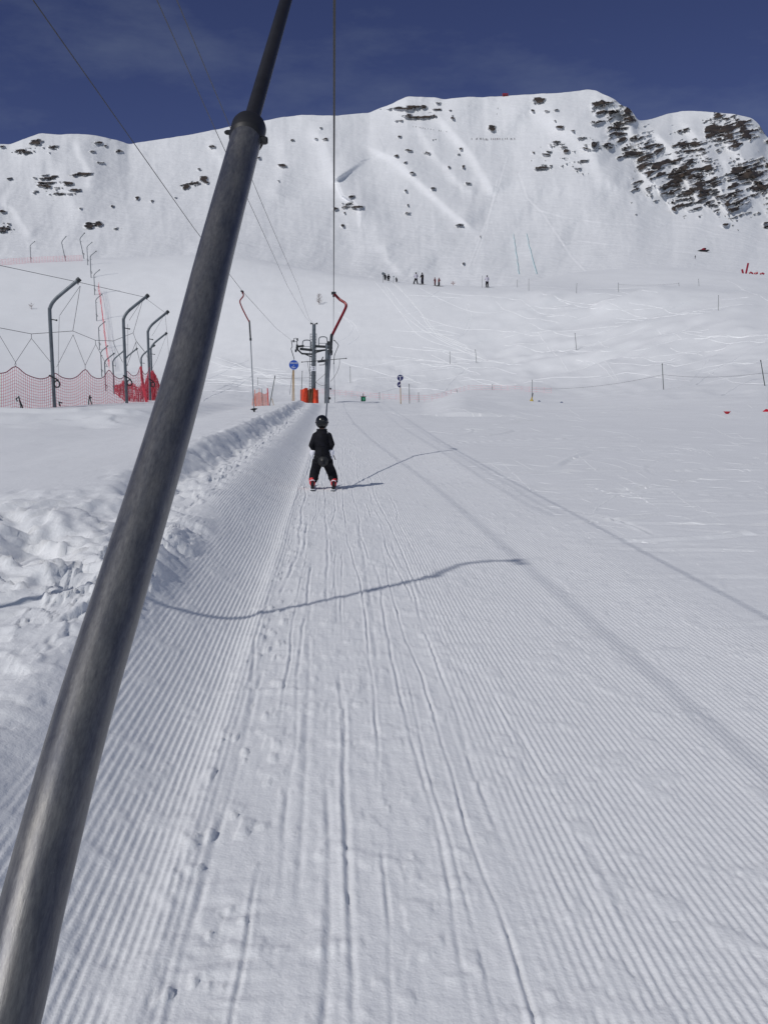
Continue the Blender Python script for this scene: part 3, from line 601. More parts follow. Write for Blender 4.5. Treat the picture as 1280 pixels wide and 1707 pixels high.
# rock outcrops
ZN = [(60, 236, 9, 4, 1.3), (33, 251, 16, 4, 1.0), (88, 245, 12, 3, .9), (5, 244, 6, 2, 1), (165, 238, 12, 3, .8), (176, 243, 5, 5, 1.1), (199, 251, 7, 3, 1.1), (155, 252, 9, 2, .8), (168, 271, 9, 2, .8), (80, 294, 16, 3, 1.1), (135, 290, 20, 3, 1), (75, 310, 17, 3, 1), (112, 306, 12, 4, 1), (95, 323, 18, 4, 1.1), (125, 316, 11, 4, 1.1), (18, 298, 7, 2, 1), (7, 381, 18, 7, 1), (4, 351, 5, 3, 1.1),
      (148, 376, 7, 5, 1.5), (165, 372, 10, 4, 1.1), (193, 380, 7, 2, .7), (230, 330, 4, 3, 1.3), (254, 335, 3, 2, 1.2), (187, 343, 3, 1.5, 1), (135, 347, 3, 1.5, 1), (310, 310, 7, 5, 1.2), (326, 306, 9, 4, 1), (340, 298, 6, 4, 1.6), (345, 304, 4, 3, 1), (352, 244, 9, 3, .9), (332, 282, 3, 1.5, 1), (293, 330, 3, 2, .8),
      (441, 230, 5, 2, 1), (487, 233, 3, 1.3, 1.2), (527, 231, 4, 1.4, 1.2), (543, 231, 5, 2, 1.2), (471, 275, 6, 2, 1.3), (498, 195, 6, 2, .9), (535, 213, 2, 1, 1.2), (432, 262, 4, 2, .9), (465, 302, 2, 1.5, 1),
      (672, 181, 15, 2.4, 1.3), (692, 178, 14, 3, 1.3), (706, 178, 5, 4, 1.4), (728, 182, 12, 1.5, 1), (750, 184, 4, 1.5, 1.1), (685, 195, 12, 2, 1.2), (705, 195, 12, 2, 1.2), (664, 201, 14, 2, .9), (754, 196, 3, 3, 1), (730, 171, 6, 1.2, 1), (666, 228, 4, 2, 1.1), (661, 261, 3.5, 2.5, 1.4), (714, 254, 12, 4, .75), (680, 250, 7, 2, .9), (675, 270, 3, 2, 1), (688, 287, 5, 2, 1.1), (694, 293, 3, 1, 1.1), (722, 313, 6, 4, .8), (748, 278, 3, 2, 1.3), (768, 247, 3, 1.5, 1.2), (772, 277, 3, 2, 1.1), (765, 256, 4, 1.5, .9), (778, 305, 7, 2, .9), (676, 317, 2.5, 1.5, 1.2), (680, 342, 3, 1.6, 1.2), (677, 355, 8, 3, .75), (766, 375, 5, 3, 1), (735, 232, 14, 2, .65), (800, 393, 1.6, 1.2, 1.2), (772, 439, 1.5, 1.2, 1.2),
      (585, 327, 5, 2.2, 1.4), (574, 344, 5, 3, 1.1), (595, 345, 9, 3, 1.1), (559, 347, 4, 2, 1.2), (574, 354, 2.5, 1.8, 1.3), (571, 375, 4.5, 3, 1.3), (580, 373, 6, 1.5, .9),
      (820, 213, 6, 4.2, 1.5), (898, 167, 7, 5, 1.5), (887, 185, 4, 2, 1.4), (910, 185, 5, 1.5, 1), (928, 183, 6, 1.6, 1), (933, 212, 5, 3.5, 1.4), (955, 218, 3.5, 2, 1.3), (925, 201, 3, 1.5, 1), (932, 238, 15, 8, .72), (912, 254, 11, 3.5, 1), (943, 251, 5, 3, 1.2), (975, 248, 13, 3, 1), (985, 240, 12, 6, .7), (888, 254, 5, 2, .9), (905, 278, 17, 7, .72), (968, 272, 14, 14, .62), (885, 268, 4, 2, .9), (970, 228, 10, 6, .65),
      (1018, 168, 16, 5, .95), (1000, 187, 7, 4, 1.2), (995, 203, 11, 3, 1.1), (1020, 186, 8, 6, 1), (1032, 207, 12, 11, .9), (1047, 186, 9, 8, 1.3), (1057, 227, 8, 5, 1.25), (1035, 233, 8, 4, 1.1), (1080, 245, 10, 6, 1.1), (1010, 240, 12, 2, 1), (1052, 256, 12, 5, 1.1), (1068, 275, 9, 12, .9), (1062, 294, 12, 5, 1), (1065, 303, 13, 5, 1.1), (1085, 305, 5, 12, 1.1), (1060, 316, 9, 2.5, 1.1), (1095, 334, 7, 3, 1), (1098, 250, 10, 12, .72), (1032, 262, 5, 2, 1),
      (1120, 268, 22, 5, .95), (1093, 277, 9, 5, 1.2), (1101, 290, 8, 5, 1.4), (1128, 300, 18, 14, 1.25), (1120, 322, 12, 8, .85), (1135, 282, 18, 9, 1), (1150, 318, 12, 14, .95), (1168, 306, 12, 20, 1.15), (1176, 322, 9, 12, 1.2), (1140, 240, 20, 4, 1.2), (1132, 252, 26, 3, .9), (1160, 232, 10, 3, 1), (1155, 266, 22, 4, 1), (1170, 252, 9, 5, 1.1), (1180, 280, 11, 7, .85),
      (1196, 192, 8, 5, 1.1), (1188, 215, 20, 6, 1.2), (1180, 226, 14, 4, 1.3), (1210, 212, 25, 5, 1), (1240, 202, 18, 5, 1.2), (1245, 218, 25, 5, 1.1), (1250, 228, 22, 4, 1.05), (1228, 240, 10, 5, 1.2), (1196, 240, 8, 3, .9), (1150, 215, 18, 3, .9), (1268, 210, 9, 12, 1), (1275, 235, 16, 6, .9),
      (1228, 283, 10, 7, 1.3), (1248, 293, 22, 8, 1.1), (1268, 312, 16, 8, 1.25), (1265, 262, 16, 5, .9), (1240, 262, 12, 5, .8), (1226, 312, 9, 15, .95), (1230, 338, 7, 8, .95), (1190, 308, 9, 3, 1), (1205, 330, 11, 5, .95), (1212, 340, 5, 7, 1.1), (1130, 342, 22, 3, 1), (1160, 348, 14, 3, 1), (1123, 349, 5, 3, 1.1), (1208, 375, 6, 2.5, 1.1), (1195, 354, 4, 2, .9), (1276, 372, 5, 2, 1), (1300, 290, 30, 30, .95), (1340, 330, 60, 40, .9), (1450, 340, 80, 40, .85),
      (1135, 300, 50, 40, .84), (1180, 310, 26, 44, .80), (1225, 215, 66, 24, .86), (1160, 245, 50, 20, .78), (1255, 290, 44, 40, .82), (1230, 330, 22, 30, .80), (1010, 172, 22, 9, .95), (1048, 196, 14, 16, 1.05), (1030, 215, 18, 12, .9), (1075, 262, 16, 16, .9), (1082, 312, 12, 20, .95), (1128, 298, 22, 22, 1.05), (1172, 312, 14, 26, 1.05), (1235, 208, 34, 14, 1.0), (1250, 292, 30, 14, 1.0),
      (1035, 190, 30, 26, .80), (1062, 240, 26, 26, .78), (1074, 300, 22, 36, .78), (1020, 240, 22, 12, .55), (1130, 345, 40, 8, .62), (930, 240, 24, 14, .6), (950, 262, 30, 16, .56), (905, 276, 22, 10, .62),
      (90, 310, 40, 18, .60), (60, 245, 46, 9, .56), (170, 244, 34, 9, .56), (325, 305, 24, 9, .60), (695, 190, 46, 12, .58), (580, 345, 26, 12, .56),
      (-60, 300, 40, 30, .85), (-160, 330, 60, 30, .85), (-250, 350, 60, 30, .85)]
W = np.zeros_like(MPX)
for cx, cyy, rx, ry, st_ in ZN:
    m = (np.abs(MPX - cx) < rx * 2.2) & (np.abs(MPY - cyy) < ry * 2.2 + rx * .5)
    tl = .26 if (cx > 985) else 0.0
    dx = MPX[m] - cx; dy = MPY[m] - cyy + tl * .7 * dx
    W[m] = np.maximum(W[m], st_ * np.exp(-((dx / rx) ** 2 + (dy / ry) ** 2) * .55))
sx_ = MPX + 9 * (fbm(MPX * .05, MPY * .05, 119, 3) - .5); sy2 = MPY + np.where(MPX > 985, .30, .02) * MPX + 5 * (fbm(MPX * .04, MPY * .05, 118, 3) - .5)
stra = fbm(sx_ * .05, sy2 * .36, 111, 3); fine = fbm(MPX * .30, sy2 * .50, 113, 4); lin = (1 - np.abs(fbm(sx_ * .030, sy2 * .24, 115, 2) * 2 - 1)) ** 2
nn_ = .46 * stra + .30 * fine + .24 * lin
thr = .93 - .50 * np.minimum(W, 1.35); rv = nn_ - thr
rib = fbm((MPX * .85 - MPY * .55) * .048, (MPX * .5 + MPY * .8) * .006, 141, 2)
rv = rv - np.where(MPX > 985, .095 * ss(.50, .38, rib) - .055 * ss(.46, .56, rib), 0)
D += np.where(MPX > 985, 7 * ss(.38, .60, rib) * ss(.2, .6, W), 0)
D += .9 * (fbm((MPX - MPY * .12) * .11, MPY * .022, 143, 3) - .5) * 2 * ss(.1, .3, T)
rock = ss(-.02, .03, rv) * (W > .10)
D += 5.5 * ss(-.06, .03, rv) * (W > .08) + 3.0 * rock * (.4 + stra) + 3.0 * rock * (fine - .5)
D += 3.5 * ss(.25, .7, W) * (fbm(MPX * .12, sy2 * .22, 117, 3) - .5)
D *= ss(0, .05, T)
dr = rays(MPX, MPY); dr = dr / np.hypot(dr[..., 0], dr[..., 1])[..., None]
RDD = RD - D
P = EYE + dr * RDD[..., None]
# back of the ridge and the foot of the slope
def row(pyo, ro, k):
    d = rays(cpx, (basey if k == 0 else sky) + pyo); d = d / np.hypot(d[:, 0], d[:, 1])[:, None]
    return EYE + d * ((290 if k == 0 else r1) + ro)[:, None] if hasattr(ro, '__len__') else EYE + d * (np.full(NCOL, 290.0) if k == 0 else r1 + ro)[:, None]
foot = row(10, 0, 0); foot2 = foot.copy(); foot2 = foot2 * np.array([.9, .9, 0]) + np.array([0, 0, 2.0])
tops = [row(1.2, 8, 1), row(8, 40, 1), row(60, 130, 1)]
P = np.concatenate([foot2[None], foot[None], P] + [t[None] for t in tops], 0)
rk = np.concatenate([np.zeros((2, NCOL)), rock, np.zeros((3, NCOL))], 0)
mt = grid_obj('mountain', P[..., 0], P[..., 1], P[..., 2], 'mountain', rk)
tag(mt, 'snow covered mountain with dark rock bands along the skyline', None, None, 'structure')
def on_mountain(px, py):
    j = int(np.clip(round((px - cpx[0]) / (cpx[1] - cpx[0])), 0, NCOL - 1))
    i = int(np.argmin(np.abs(MPY[:, j] - py))); return Vector(EYE + dr[i, j] * RDD[i, j])

# ------------------------------------------------------------------ sun, sky
SUNV = Vector((-.835, -.652, 1.0)).normalized()
sl = bpy.data.lights.new('sun', 'SUN'); so = bpy.data.objects.new('sun', sl); COL.objects.link(so)
sl.energy = 2.5; sl.angle = R(.7); sl.color = (1, .965, .92)
so.rotation_euler = SUNV.to_track_quat('Z', 'Y').to_euler(); so.location = (-20, -20, 40)
wd = bpy.data.worlds.new('World'); S.world = wd; wd.use_nodes = True; nt = wd.node_tree
bg = nt.nodes['Background']; skyt = N(nt, 'ShaderNodeTexSky'); skyt.sky_type = 'NISHITA'; skyt.sun_disc = False
skyt.sun_elevation = math.asin(SUNV.z); skyt.sun_rotation = math.atan2(SUNV.x, SUNV.y)
skyt.altitude = 3000; skyt.air_density = 1.0; skyt.dust_density = .15; skyt.ozone_density = 3.0
tc = N(nt, 'ShaderNodeTexCoord')
# deep polarised blue ahead, with thin veils of high cloud; the unseen bright veil behind the viewer is added as fill light
mp = N(nt, 'ShaderNodeMapping'); mp.inputs['Scale'].default_value = (1.0, 1.6, 3.2); nt.links.new(tc.outputs['Generated'], mp.inputs['Vector'])
cn = noise_n(nt, 2.6, 7, mp.outputs['Vector'], .62); cr = ramp_n(nt, cn.outputs['Fac'], .48, .80, (0, 0, 0), (.16, .16, .16))
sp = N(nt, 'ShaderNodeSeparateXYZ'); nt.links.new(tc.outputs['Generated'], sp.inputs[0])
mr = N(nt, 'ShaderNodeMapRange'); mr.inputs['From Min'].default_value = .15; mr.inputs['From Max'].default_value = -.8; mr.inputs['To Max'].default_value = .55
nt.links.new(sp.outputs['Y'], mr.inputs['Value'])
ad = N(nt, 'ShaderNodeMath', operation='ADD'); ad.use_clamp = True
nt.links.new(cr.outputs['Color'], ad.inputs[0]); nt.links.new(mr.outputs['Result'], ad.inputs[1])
tn = N(nt, 'ShaderNodeMix', data_type='RGBA', blend_type='MULTIPLY'); tn.inputs['Factor'].default_value = 1
nt.links.new(skyt.outputs['Color'], tn.inputs['A']); tn.inputs['B'].default_value = (.52, .435, .61, 1)
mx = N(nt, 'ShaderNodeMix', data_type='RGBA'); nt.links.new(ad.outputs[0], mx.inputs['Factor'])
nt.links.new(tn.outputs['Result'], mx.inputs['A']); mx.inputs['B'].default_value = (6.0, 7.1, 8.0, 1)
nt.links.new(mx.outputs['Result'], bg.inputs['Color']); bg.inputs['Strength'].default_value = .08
S.view_settings.view_transform = 'Standard'; S.view_settings.look = 'None'; S.view_settings.exposure = -.19; S.view_settings.gamma = 1
S.cycles.max_bounces = 5; S.cycles.diffuse_bounces = 3; S.cycles.glossy_bounces = 3
M['netrow'] = simple('dull_pink_net_cord', (.62, .12, .17), .6, 0, .2, 8)

# ------------------------------------------------------------------ lift cables
CX0 = 0.02                                             # the pulling cable runs almost over the track
def upz(Y): return np.interp(Y, [-8, 2.6, 5, 12, 20, 35, 80], [3.75, 3.48, 3.5, 3.5, 3.60, 4.05, 5.55])
def retz(Y): return float(np.interp(Y, [-12, 9.5, 22, 34, 55, 80], [6.1, 5.78, 5.30, 5.06, 5.05, 5.52]))
RX = -3.2
mb = MB(); pts = [V(CX0 + .004 * max(Y, 0), Y, float(upz(Y))) for Y in np.linspace(-8, 79.2, 60)]
pts += [V(.42 + .01 * (Y - 79), Y, 5.55 + (Y - 79) * .12) for Y in (84,)]
mb.tube(pts, .0072, 8)
tag(put('lift_cable', mb, 'cable', smooth=True), 'dark steel haul cable rising straight up the middle of the photo over the track', 'cable')
mb = MB(); pts = [V(RX, Y, retz(Y)) for Y in np.linspace(-12, 79.4, 60)]
mb.tube(pts, .0068, 8)
tag(put('lift_cable', mb, 'cable'), 'dark return cable running down from upper left to the pylon arm', 'cable')
def wirepath(pp, r, lab):
    mb = MB(); mb.tube([Vector(p) for p in pp], r, 6); tag(put('overhead_wire', mb, 'wire'), lab, 'wire', 'thin wires above the lift')
PT = atY(523.5, 541, 80)
for xt, xm, xn, X0, lab in ((262, 430, 480, -1.46, 'thin overhead wire to the pylon top, left one of the two'), (295, 452, 497, -1.30, 'thin overhead wire to the pylon top, right one of the two')):
    pp = []
    for px, py in ((215 if xt == 262 else 250, -130), (xt, 0), ((360 if xt == 262 else 388), (218 if xt == 262 else 222)), (xm, (368 if xt == 262 else 375)), (xn, (478 if xt == 262 else 478)), (511 if xt == 262 else 515, 531)):
        d = rays(px, py); t = X0 / d[0]; pp.append(Vector(EYE + d * t))
    pp[-1] = pp[-1] if pp[-1].y < 78 else atY(508, 520, 70)
    wirepath(pp + [PT + V(-.05 if xt == 262 else .05, 0, .05)], .005, lab)

# ------------------------------------------------------------------ tow hangers
def platter(par, c, ax, r=.13):
    """black round seat disc on the end of the tow tube"""
    ax = Vector(ax).normalized(); mb = MB(); k = 12
    mb.tube([c - ax * .02, c - ax * .012, c + ax * .012, c + ax * .03, c + ax * .05], [r * .8, r, r, r * .6, .035], 20)
    mb.tube([c + ax * .04, c + ax * .17], [.035, .024], 12)
    o = put('platter', mb, 'black', par)
    m2 = MB(); m2.tube([c - ax * .034, c - ax * .018], [r * .50, r * .56], 16); m2.tube([c - ax * .044, c - ax * .033], [.018, .018], 10)
    put('disc_hub', m2, 'padgrey', o); return o
def clamp(par, c, rot=None):
    mb = MB(); mb.box(c + V(0, 0, .0), (.035, .26, .05), rot, .010); mb.box(c + V(0, .10, -.05), (.05, .06, .05), rot, .01); mb.tube([c + V(-.05, -.1, 0), c + V(.05, -.1, 0)], .022, 8)
    mb.tube([c + V(-.05, .1, 0), c + V(.05, .1, 0)], .022, 8)
    return put('cable_clamp', mb, 'darksteel', par)
def hanger(loc, label, grip, arm, spring, tube_end, disc_ax, rt=.017, ra=.022, armmat='redarm', group='tow hangers on the drag lift', tubemat='tubegrey', disc=True, spr=(.030, .45), pr=.13):
    t = thing('tow_hanger', grip, label, 'ski tow', group)
    clamp(t, Vector(grip)); mb = MB(); mb.tube(curve_pts(arm, 5), ra, 8); put('hanger_arm', mb, armmat, t)
    s0, s1 = Vector(arm[-1]), Vector(spring)
    mb = MB(); mb.tube([s0 + (s0 - s1).normalized() * .06, s0, s1], [spr[0] * .8, spr[0], spr[0]], 10); mb.tube([s1 - (s1 - s0).normalized() * .05, s1 + (s1 - s0).normalized() * .04], spr[0] * 1.35, 10)
    put('spring_sleeve', mb, 'darksteel', t)
    e = Vector(tube_end); mb = MB(); mb.tube([s1, s1.lerp(e, .5) + V(0, 0, -.0), e], [rt, rt, rt * .92], 8); put('tube', mb, tubemat, t)
    if disc: platter(t, e, disc_ax, pr)
    return t
# tow of the child ahead
g = V(.10, 20.0, float(upz(20)) - .01)
hanger(g, 'red curved tow arm pulling the child in black, hung on the middle cable', g,
       [g + V(.02, 0, -.02), atY(566, 499, 19.95), atY(575, 505, 19.85), atY(577, 510, 19.8), atY(574, 518, 19.7), atY(563, 540, 19.3), atY(552.5, 561, 18.9)],
       atY(551.0, 588, 18.6), atY(538.6, 769, 13.36), (0, -1, -.32), .015, .030, spr=(.032, .4), pr=.080)
# tow coming back down on the left cable
g = V(RX, 33.8, retz(33.8) - .02)
ra_ = hanger(g, 'empty tow hanger with its thin pole hanging from the left cable, disc near the snow', g,
       [g, atY(406, 493, 33.7), atY(400.5, 501, 33.7), atY(402, 509, 33.7), atY(409, 524, 33.7), atY(416, 537, 33.7)],
       atY(418, 566, 33.7), atY(423.5, 682, 33.7), (.12, -.05, -1), .020, .026)
# the same on the left cable beside the viewer, seen by its shadow
g = V(RX, 3.92, retz(3.92) - .02); a1 = Vector(atY(416, 537, 33.7)) - V(RX, 33.7, retz(33.8)); 
hanger(g, 'empty tow hanger on the left cable, the long curved shadow on the track is its', g,
       [g, g + V(-.14, .05, -.0), g + V(-.30, .08, -.16), g + V(-.28, .08, -.36), g + V(-.10, .08, -.80), g + V(.02, .08, -1.02)],
       g + V(.05, .06, -1.7), V(RX + .32, 3.95, .95), (.1, 0, -1), .022, .028)
# tow at the pylon's left end
g = V(RX - .02, 77.0, 5.42)
hanger(g, 'small tow hanger beside the pylon, its lower pole behind the blue round sign', g,
       [g, atY(487.2, 577.5, 77), atY(485.6, 581, 77), atY(486.4, 585, 77), atY(490.5, 598, 77)],
       atY(489.7, 606, 77), atY(483.0, 658, 77), (0, -.2, -1), .022, .030, 'darksteel', disc=False)
# tow beyond the pylon on the right
g = V(.40, 74, float(upz(74)) - .02)
hanger(g, 'slack tow hanger just right of the pylon, its thin pole reaching the snow', g,
       [g, atY(560, 570, 74), atY(564, 575, 74), atY(563, 579, 74), atY(558, 591, 74), atY(557, 597, 74)],
       atY(556.6, 606, 74), atY(558.5, 671, 74), (.2, -.2, -1), .018, .026, 'darksteel', disc=False)
# our own tow, close to the lens
def dep(y): return F * .0424 / (41.0 + .0437 * y)
ctl = [(-58, 1900), (8, 1707), (57, 1500), (136, 1200), (212, 950), (302, 650), (360, 420), (413, 222)]
pp = curve_pts([atD(x, y, dep(y)) for x, y in ctl], 6)
own = thing('tow_hanger', pp[-1], 'worn grey steel tow pole leaning right across the foreground', 'ski tow', 'tow hangers on the drag lift')
mb = MB(); mb.tube(pp, .0212, 40, cap=False); mb.tube([pp[-1] - (pp[-1] - pp[-2]).normalized() * .001, pp[-1]], [.0212, .010], 40)
lt_ = put('lower_tube', mb, 'tube', own)
ta = lt_.data.attributes.new('tubeco', 'FLOAT_VECTOR', 'POINT'); tv = []; al_ = 0.0
for i, p in enumerate(pp):
    al_ += (p - pp[i - 1]).length if i else 0
    for k in range(40): tv += [math.cos(2 * math.pi * k / 40), math.sin(2 * math.pi * k / 40), al_]
tv += [0.0, 0.0, 0.0] * (len(lt_.data.vertices) - len(tv) // 3); ta.data.foreach_set('vector', tv)
ax = (pp[-1] - pp[-3]).normalized(); c0 = pp[-1]
mb = MB(); mb.tube([c0 - ax * .016, c0 - ax * .016, c0 - ax * .013, c0 + ax * .014, c0 + ax * .019, c0 + ax * .020], [.0214, .0236, .0242, .0242, .0228, .010], 40)
clr = put('collar', mb, 'black', own)
sd = RGT; sdv = Vector(sd)
mb = MB(); mb.box(c0 + ax * .002 - sdv * .026, (.013, .008, .006), None, .002); put('clamp_bolt', mb, 'black', clr)
mb = MB(); mb.box(c0 - ax * .020 + sdv * .0245, (.012, .010, .010), None, .002); put('clamp_bolt', mb, 'black', clr)
gr0 = V(CX0 + .01, 2.95, float(upz(2.95)) - .03)
def atr(x, y, d): return atD(x, y, d)
d0 = dep(222); e1 = atD(482, -18, F * .0222 / 19.5)
e2 = e1 + (e1 - c0) * .42
mb = MB(); mb.tube([c0 - ax * .01, c0.lerp(e1, .5), e1, e2], [.0110, .0111, .0111, .0111], 24); put('upper_rod', mb, 'black', own)
mb = MB(); mb.tube([e2 - (e2 - e1) * .1, e2 + (e2 - e1).normalized() * .34], .03, 20); put('spring_sleeve', mb, 'darksteel', own)
e3 = e2 + (e2 - e1).normalized() * .34; gr0 = V(CX0 + .01, e3.y + .55, float(upz(e3.y + .55)) - .03)
mb = MB(); mb.tube(curve_pts([e3, e3.lerp(gr0, .4) + V(.14, 0, .0), e3.lerp(gr0, .8) + V(.22, 0, .03), gr0 + V(.1, 0, 0), gr0], 6), .022, 12); put('hanger_arm', mb, 'redarm', own)
clamp(own, gr0); platter(own, pp[0], -(pp[1] - pp[0]), .12)

# ------------------------------------------------------------------ pylon 2 with its arm and rollers
YP = 80.0
def q(px, py, Y=YP): return atY(px, py, Y)
pb = q(521.5, 673); pb = V(pb.x, YP, zg(pb.x, YP)); pt = q(523.6, 541)
py_ = thing('lift_pylon', pb, 'slim grey lift pylon with number 2, ladder rungs and a roller arm', 'pylon')
mb = MB(); mb.tube([pb - V(0, 0, .6), pb.lerp(pt, .5), pt], [.19, .175, .155], 14)
put('mast', mb, 'steel', py_)
mb = MB()
for s_ in (-1, 1): mb.tube([pt + V(0, 0, -.12), pt + V(s_ * .10, 0, .05), pt + V(s_ * .26, 0, .10)], [.07, .06, .05], 6); mb.box(pt + V(s_ * .27, 0, .09), (.1, .14, .16), None, .02)
put('wire_saddle', mb, 'darksteel', py_)
mb = MB()
for s_ in (-1, 1): mb.tube([q(522.6 + s_ * 5.0, 556) + V(0, -.05, 0), q(520.8 + s_ * 5.0, 655) + V(0, -.05, 0)], .026, 5)
for k in range(22):
    y = 557 + k * 4.6; xx = 522.6 - (y - 556) * .018
    mb.tube([q(xx - 5.2, y) + V(0, -.05, 0), q(xx + 5.2, y) + V(0, -.05, 0)], .020, 5)
put('ladder', mb, 'steel', py_)
arm = MB()
arm.tube([q(500, 581.5), q(523, 584)], .11, 8); arm.tube([q(523, 577), q(549, 578.5)], .11, 8)
arm.tube([q(503, 589.5), q(521, 590.5)], .08, 8); arm.tube([q(505, 589), q(520, 595.5)], .05, 6)
arm.tube([q(526, 585), q(548, 583)], .08, 8); arm.tube([q(526, 588), q(541, 584)], .05, 6); arm.tube([q(497, 577.5), q(507, 576.5)], .09, 8); arm.tube([q(495, 582), q(504, 590)], .07, 8)
put('cross_arm', arm, 'darksteel', py_)
for x0, x1, yt, yb in ((504.5, 518.5, 567, 583), (531.5, 545.5, 561.5, 578)):
    mb = MB(); mb.tube(curve_pts([q(x0, yb), q(x0, yt + 5), q(x0 + 1.6, yt + 1), q(x0 + 5, yt), q(x1 - 5, yt), q(x1 - 1.6, yt + 1), q(x1, yt + 5), q(x1, yb)], 3), .042, 7)
    mb.tube([q(x0, (yt + yb) / 2 + 2.5), q(x1, (yt + yb) / 2 + 2.5)], .022, 5)
    put('hoop_rail', mb, 'steel', py_)
def rollers(px, py, n, sx, par):
    mb = MB(); c = q(px, py)
    mb.box(c, (.22, .55, .34), None, .04)
    for k in range(n): mb.tube([c + V(-.08 * sx, (k - (n - 1) / 2) * .5, .18), c + V(.08 * sx, (k - (n - 1) / 2) * .5, .18)], .17, 12)
    mb.box(c + V(.12 * sx, 0, -.2), (.16, .4, .24), None, .03); put('roller_set', mb, 'darksteel', par)
rollers(495.5, 581, 2, -1, py_); rollers(550.5, 576, 3, 1, py_)
mb = MB(); a_ = q(491.5, 566.5)
mb.tube([a_ + V(-.10, 0, .10), a_ + V(.12, 0, .16), a_ + V(.22, 0, -.12), a_ + V(.0, 0, -.18), a_ + V(-.1, 0, .1)], .028, 6); mb.box(a_ + V(-.12, 0, -.12), (.12, .16, .2), None, .02); mb.box(a_ + V(.24, 0, .02), (.12, .12, .26), None, .02); mb.tube([a_ + V(.18, 0, -.1), q(496, 578)], .04, 6)
put('cable_guard', mb, 'darksteel', py_)
sgn = MB(); nc = q(522.9, 614.5, YP - .24); sgn.box(nc, (.40, .02, .42), None, .006); np_ = put('number_plate', sgn, 'white', py_)
text_on('number', '2', .40, nc + V(0, -.016, 0), np_, 'black')
# second, thicker pole with the cross rod and hanging cable loops
YS = 78.6
def w(px, py, Y=YS): return atY(px, py, Y)
b2 = w(544.6, 672); b2 = V(b2.x, YS, zg(b2.x, YS)); t2 = w(546.4, 573)
sp2 = thing('support_pole', b2, 'thick grey steel pole right of the numbered pylon, with a thin cross rod', 'pylon')
mb = MB(); mb.tube([b2 - V(0, 0, .5), b2.lerp(t2, .5), t2], [.215, .205, .195], 16); put('mast', mb, 'steel', sp2)
mb = MB(); mb.tube([w(503.5, 603.6, YS - .3), w(577.2, 597.4, YS - .3)], [.03, .03], 6); mb.ell(w(577.2, 597.4, YS - .3), (.06, .06, .06), None, 8, 6); mb.ell(w(503.5, 603.6, YS - .3), (.06, .06, .06), None, 8, 6)
put('cross_rod', mb, 'darksteel', sp2)
mb = MB(); mb.tube([w(529.5, 602.8, YS - .3), w(542, 601.2, YS - .3)], .11, 10); mb.box(w(537.5, 597.5, YS - .3), (.09, .1, .3), Matrix.Rotation(R(25), 3, 'Y'), .01)
mb.tube([w(532, 608.6, YS - .3), w(541, 608), w(541, 604)], .03, 6); put('motor_box', mb, 'darksteel', sp2)
for c_, z_ in (((551, 648), (.16, .3, .16)), ((549.8, 664), (.16, .3, .2)), ((549.5, 614), (.1, .3, .12))): mb = MB(); mb.box(w(*c_, YS - .2), z_, None, .03); put('junction_box', mb, 'darksteel', sp2)
mb = MB()
for P_ in ([(513, 603), (514, 612), (516, 620), (519.5, 627)], [(566, 598.5), (565.5, 610), (560, 624), (551, 636)], [(526, 637), (532, 641), (538, 642.5), (545, 641)], [(526.5, 637), (532, 632), (538, 627), (543, 622)]):
    mb.tube(curve_pts([w(a, b, YS - .32) for a, b in P_], 5), .018, 6)
put('hanging_cable', mb, 'black', sp2)
mb = MB(); mb.box(w(548.3, 572, YS - .2), (.34, .5, .30), Matrix.Rotation(R(8), 3, 'Y'), .04); mb.tube([w(546, 582, YS - .25), w(551, 582, YS - .25)], .14, 12); put('pole_head', mb, 'darksteel', sp2)
mb = MB(); mb.tube([w(546.7, 582.5, YS - .5), w(546.7, 582.5, YS - .46)], .055, 10); put('lamp', mb, 'white', sp2)
# orange pad round the pylon foot
pc = q(516, 672, YP - .5); pz = zg(pc.x, YP - .5)
pad = thing('safety_pad', V(pc.x, YP - .5, pz), 'bright orange safety pads wrapped round the foot of the lift pylon', 'safety pad')
def sheet(par, name, mat, x0, x1, ytop, ybot, Y, th=.10, seed=0, curve=.18):
    mb = MB(); n = 9; vs = []; fs = []
    for s_ in (0, 1):
        for i in range(n + 1):
            for j in range(5):
                u = i / n; v = j / 4; px = x0 + (x1 - x0) * u + (v * (1.2 if u > .5 else -.2)) * .5
                yt = ytop + 1.6 * math.sin(u * 5 + seed) * (1 - v); p = atY(px, ybot + (yt - ybot) * (1 - v), Y + s_ * th - curve * math.sin(u * math.pi) + .03 * math.sin(u * 17 + v * 5 + seed))
                vs.append(p)
    def I(s_, i, j): return s_ * (n + 1) * 5 + i * 5 + j
    for i in range(n):
        for j in range(4): fs.append((I(0, i, j), I(0, i, j + 1), I(0, i + 1, j + 1), I(0, i + 1, j))); fs.append((I(1, i, j), I(1, i + 1, j), I(1, i + 1, j + 1), I(1, i, j + 1)))
    for i in range(n): fs.append((I(0, i, 0), I(0, i + 1, 0), I(1, i + 1, 0), I(1, i, 0))); fs.append((I(0, i, 4), I(1, i, 4), I(1, i + 1, 4), I(0, i + 1, 4)))
    for j in range(4): fs.append((I(0, 0, j), I(1, 0, j), I(1, 0, j + 1), I(0, 0, j + 1))); fs.append((I(0, n, j), I(0, n, j + 1), I(1, n, j + 1), I(1, n, j)))
    mb.add(vs, fs); return put(name, mb, mat, par)
sheet(pad, 'pad', 'orangepad', 500.8, 513.5, 648, 672, YP - .55, seed=1); sheet(pad, 'pad', 'brownpad', 512.5, 521.5, 649.5, 672.5, YP - .50, seed=2); sheet(pad, 'pad', 'orangepad', 520.5, 530.6, 648.5, 673, YP - .60, seed=4)
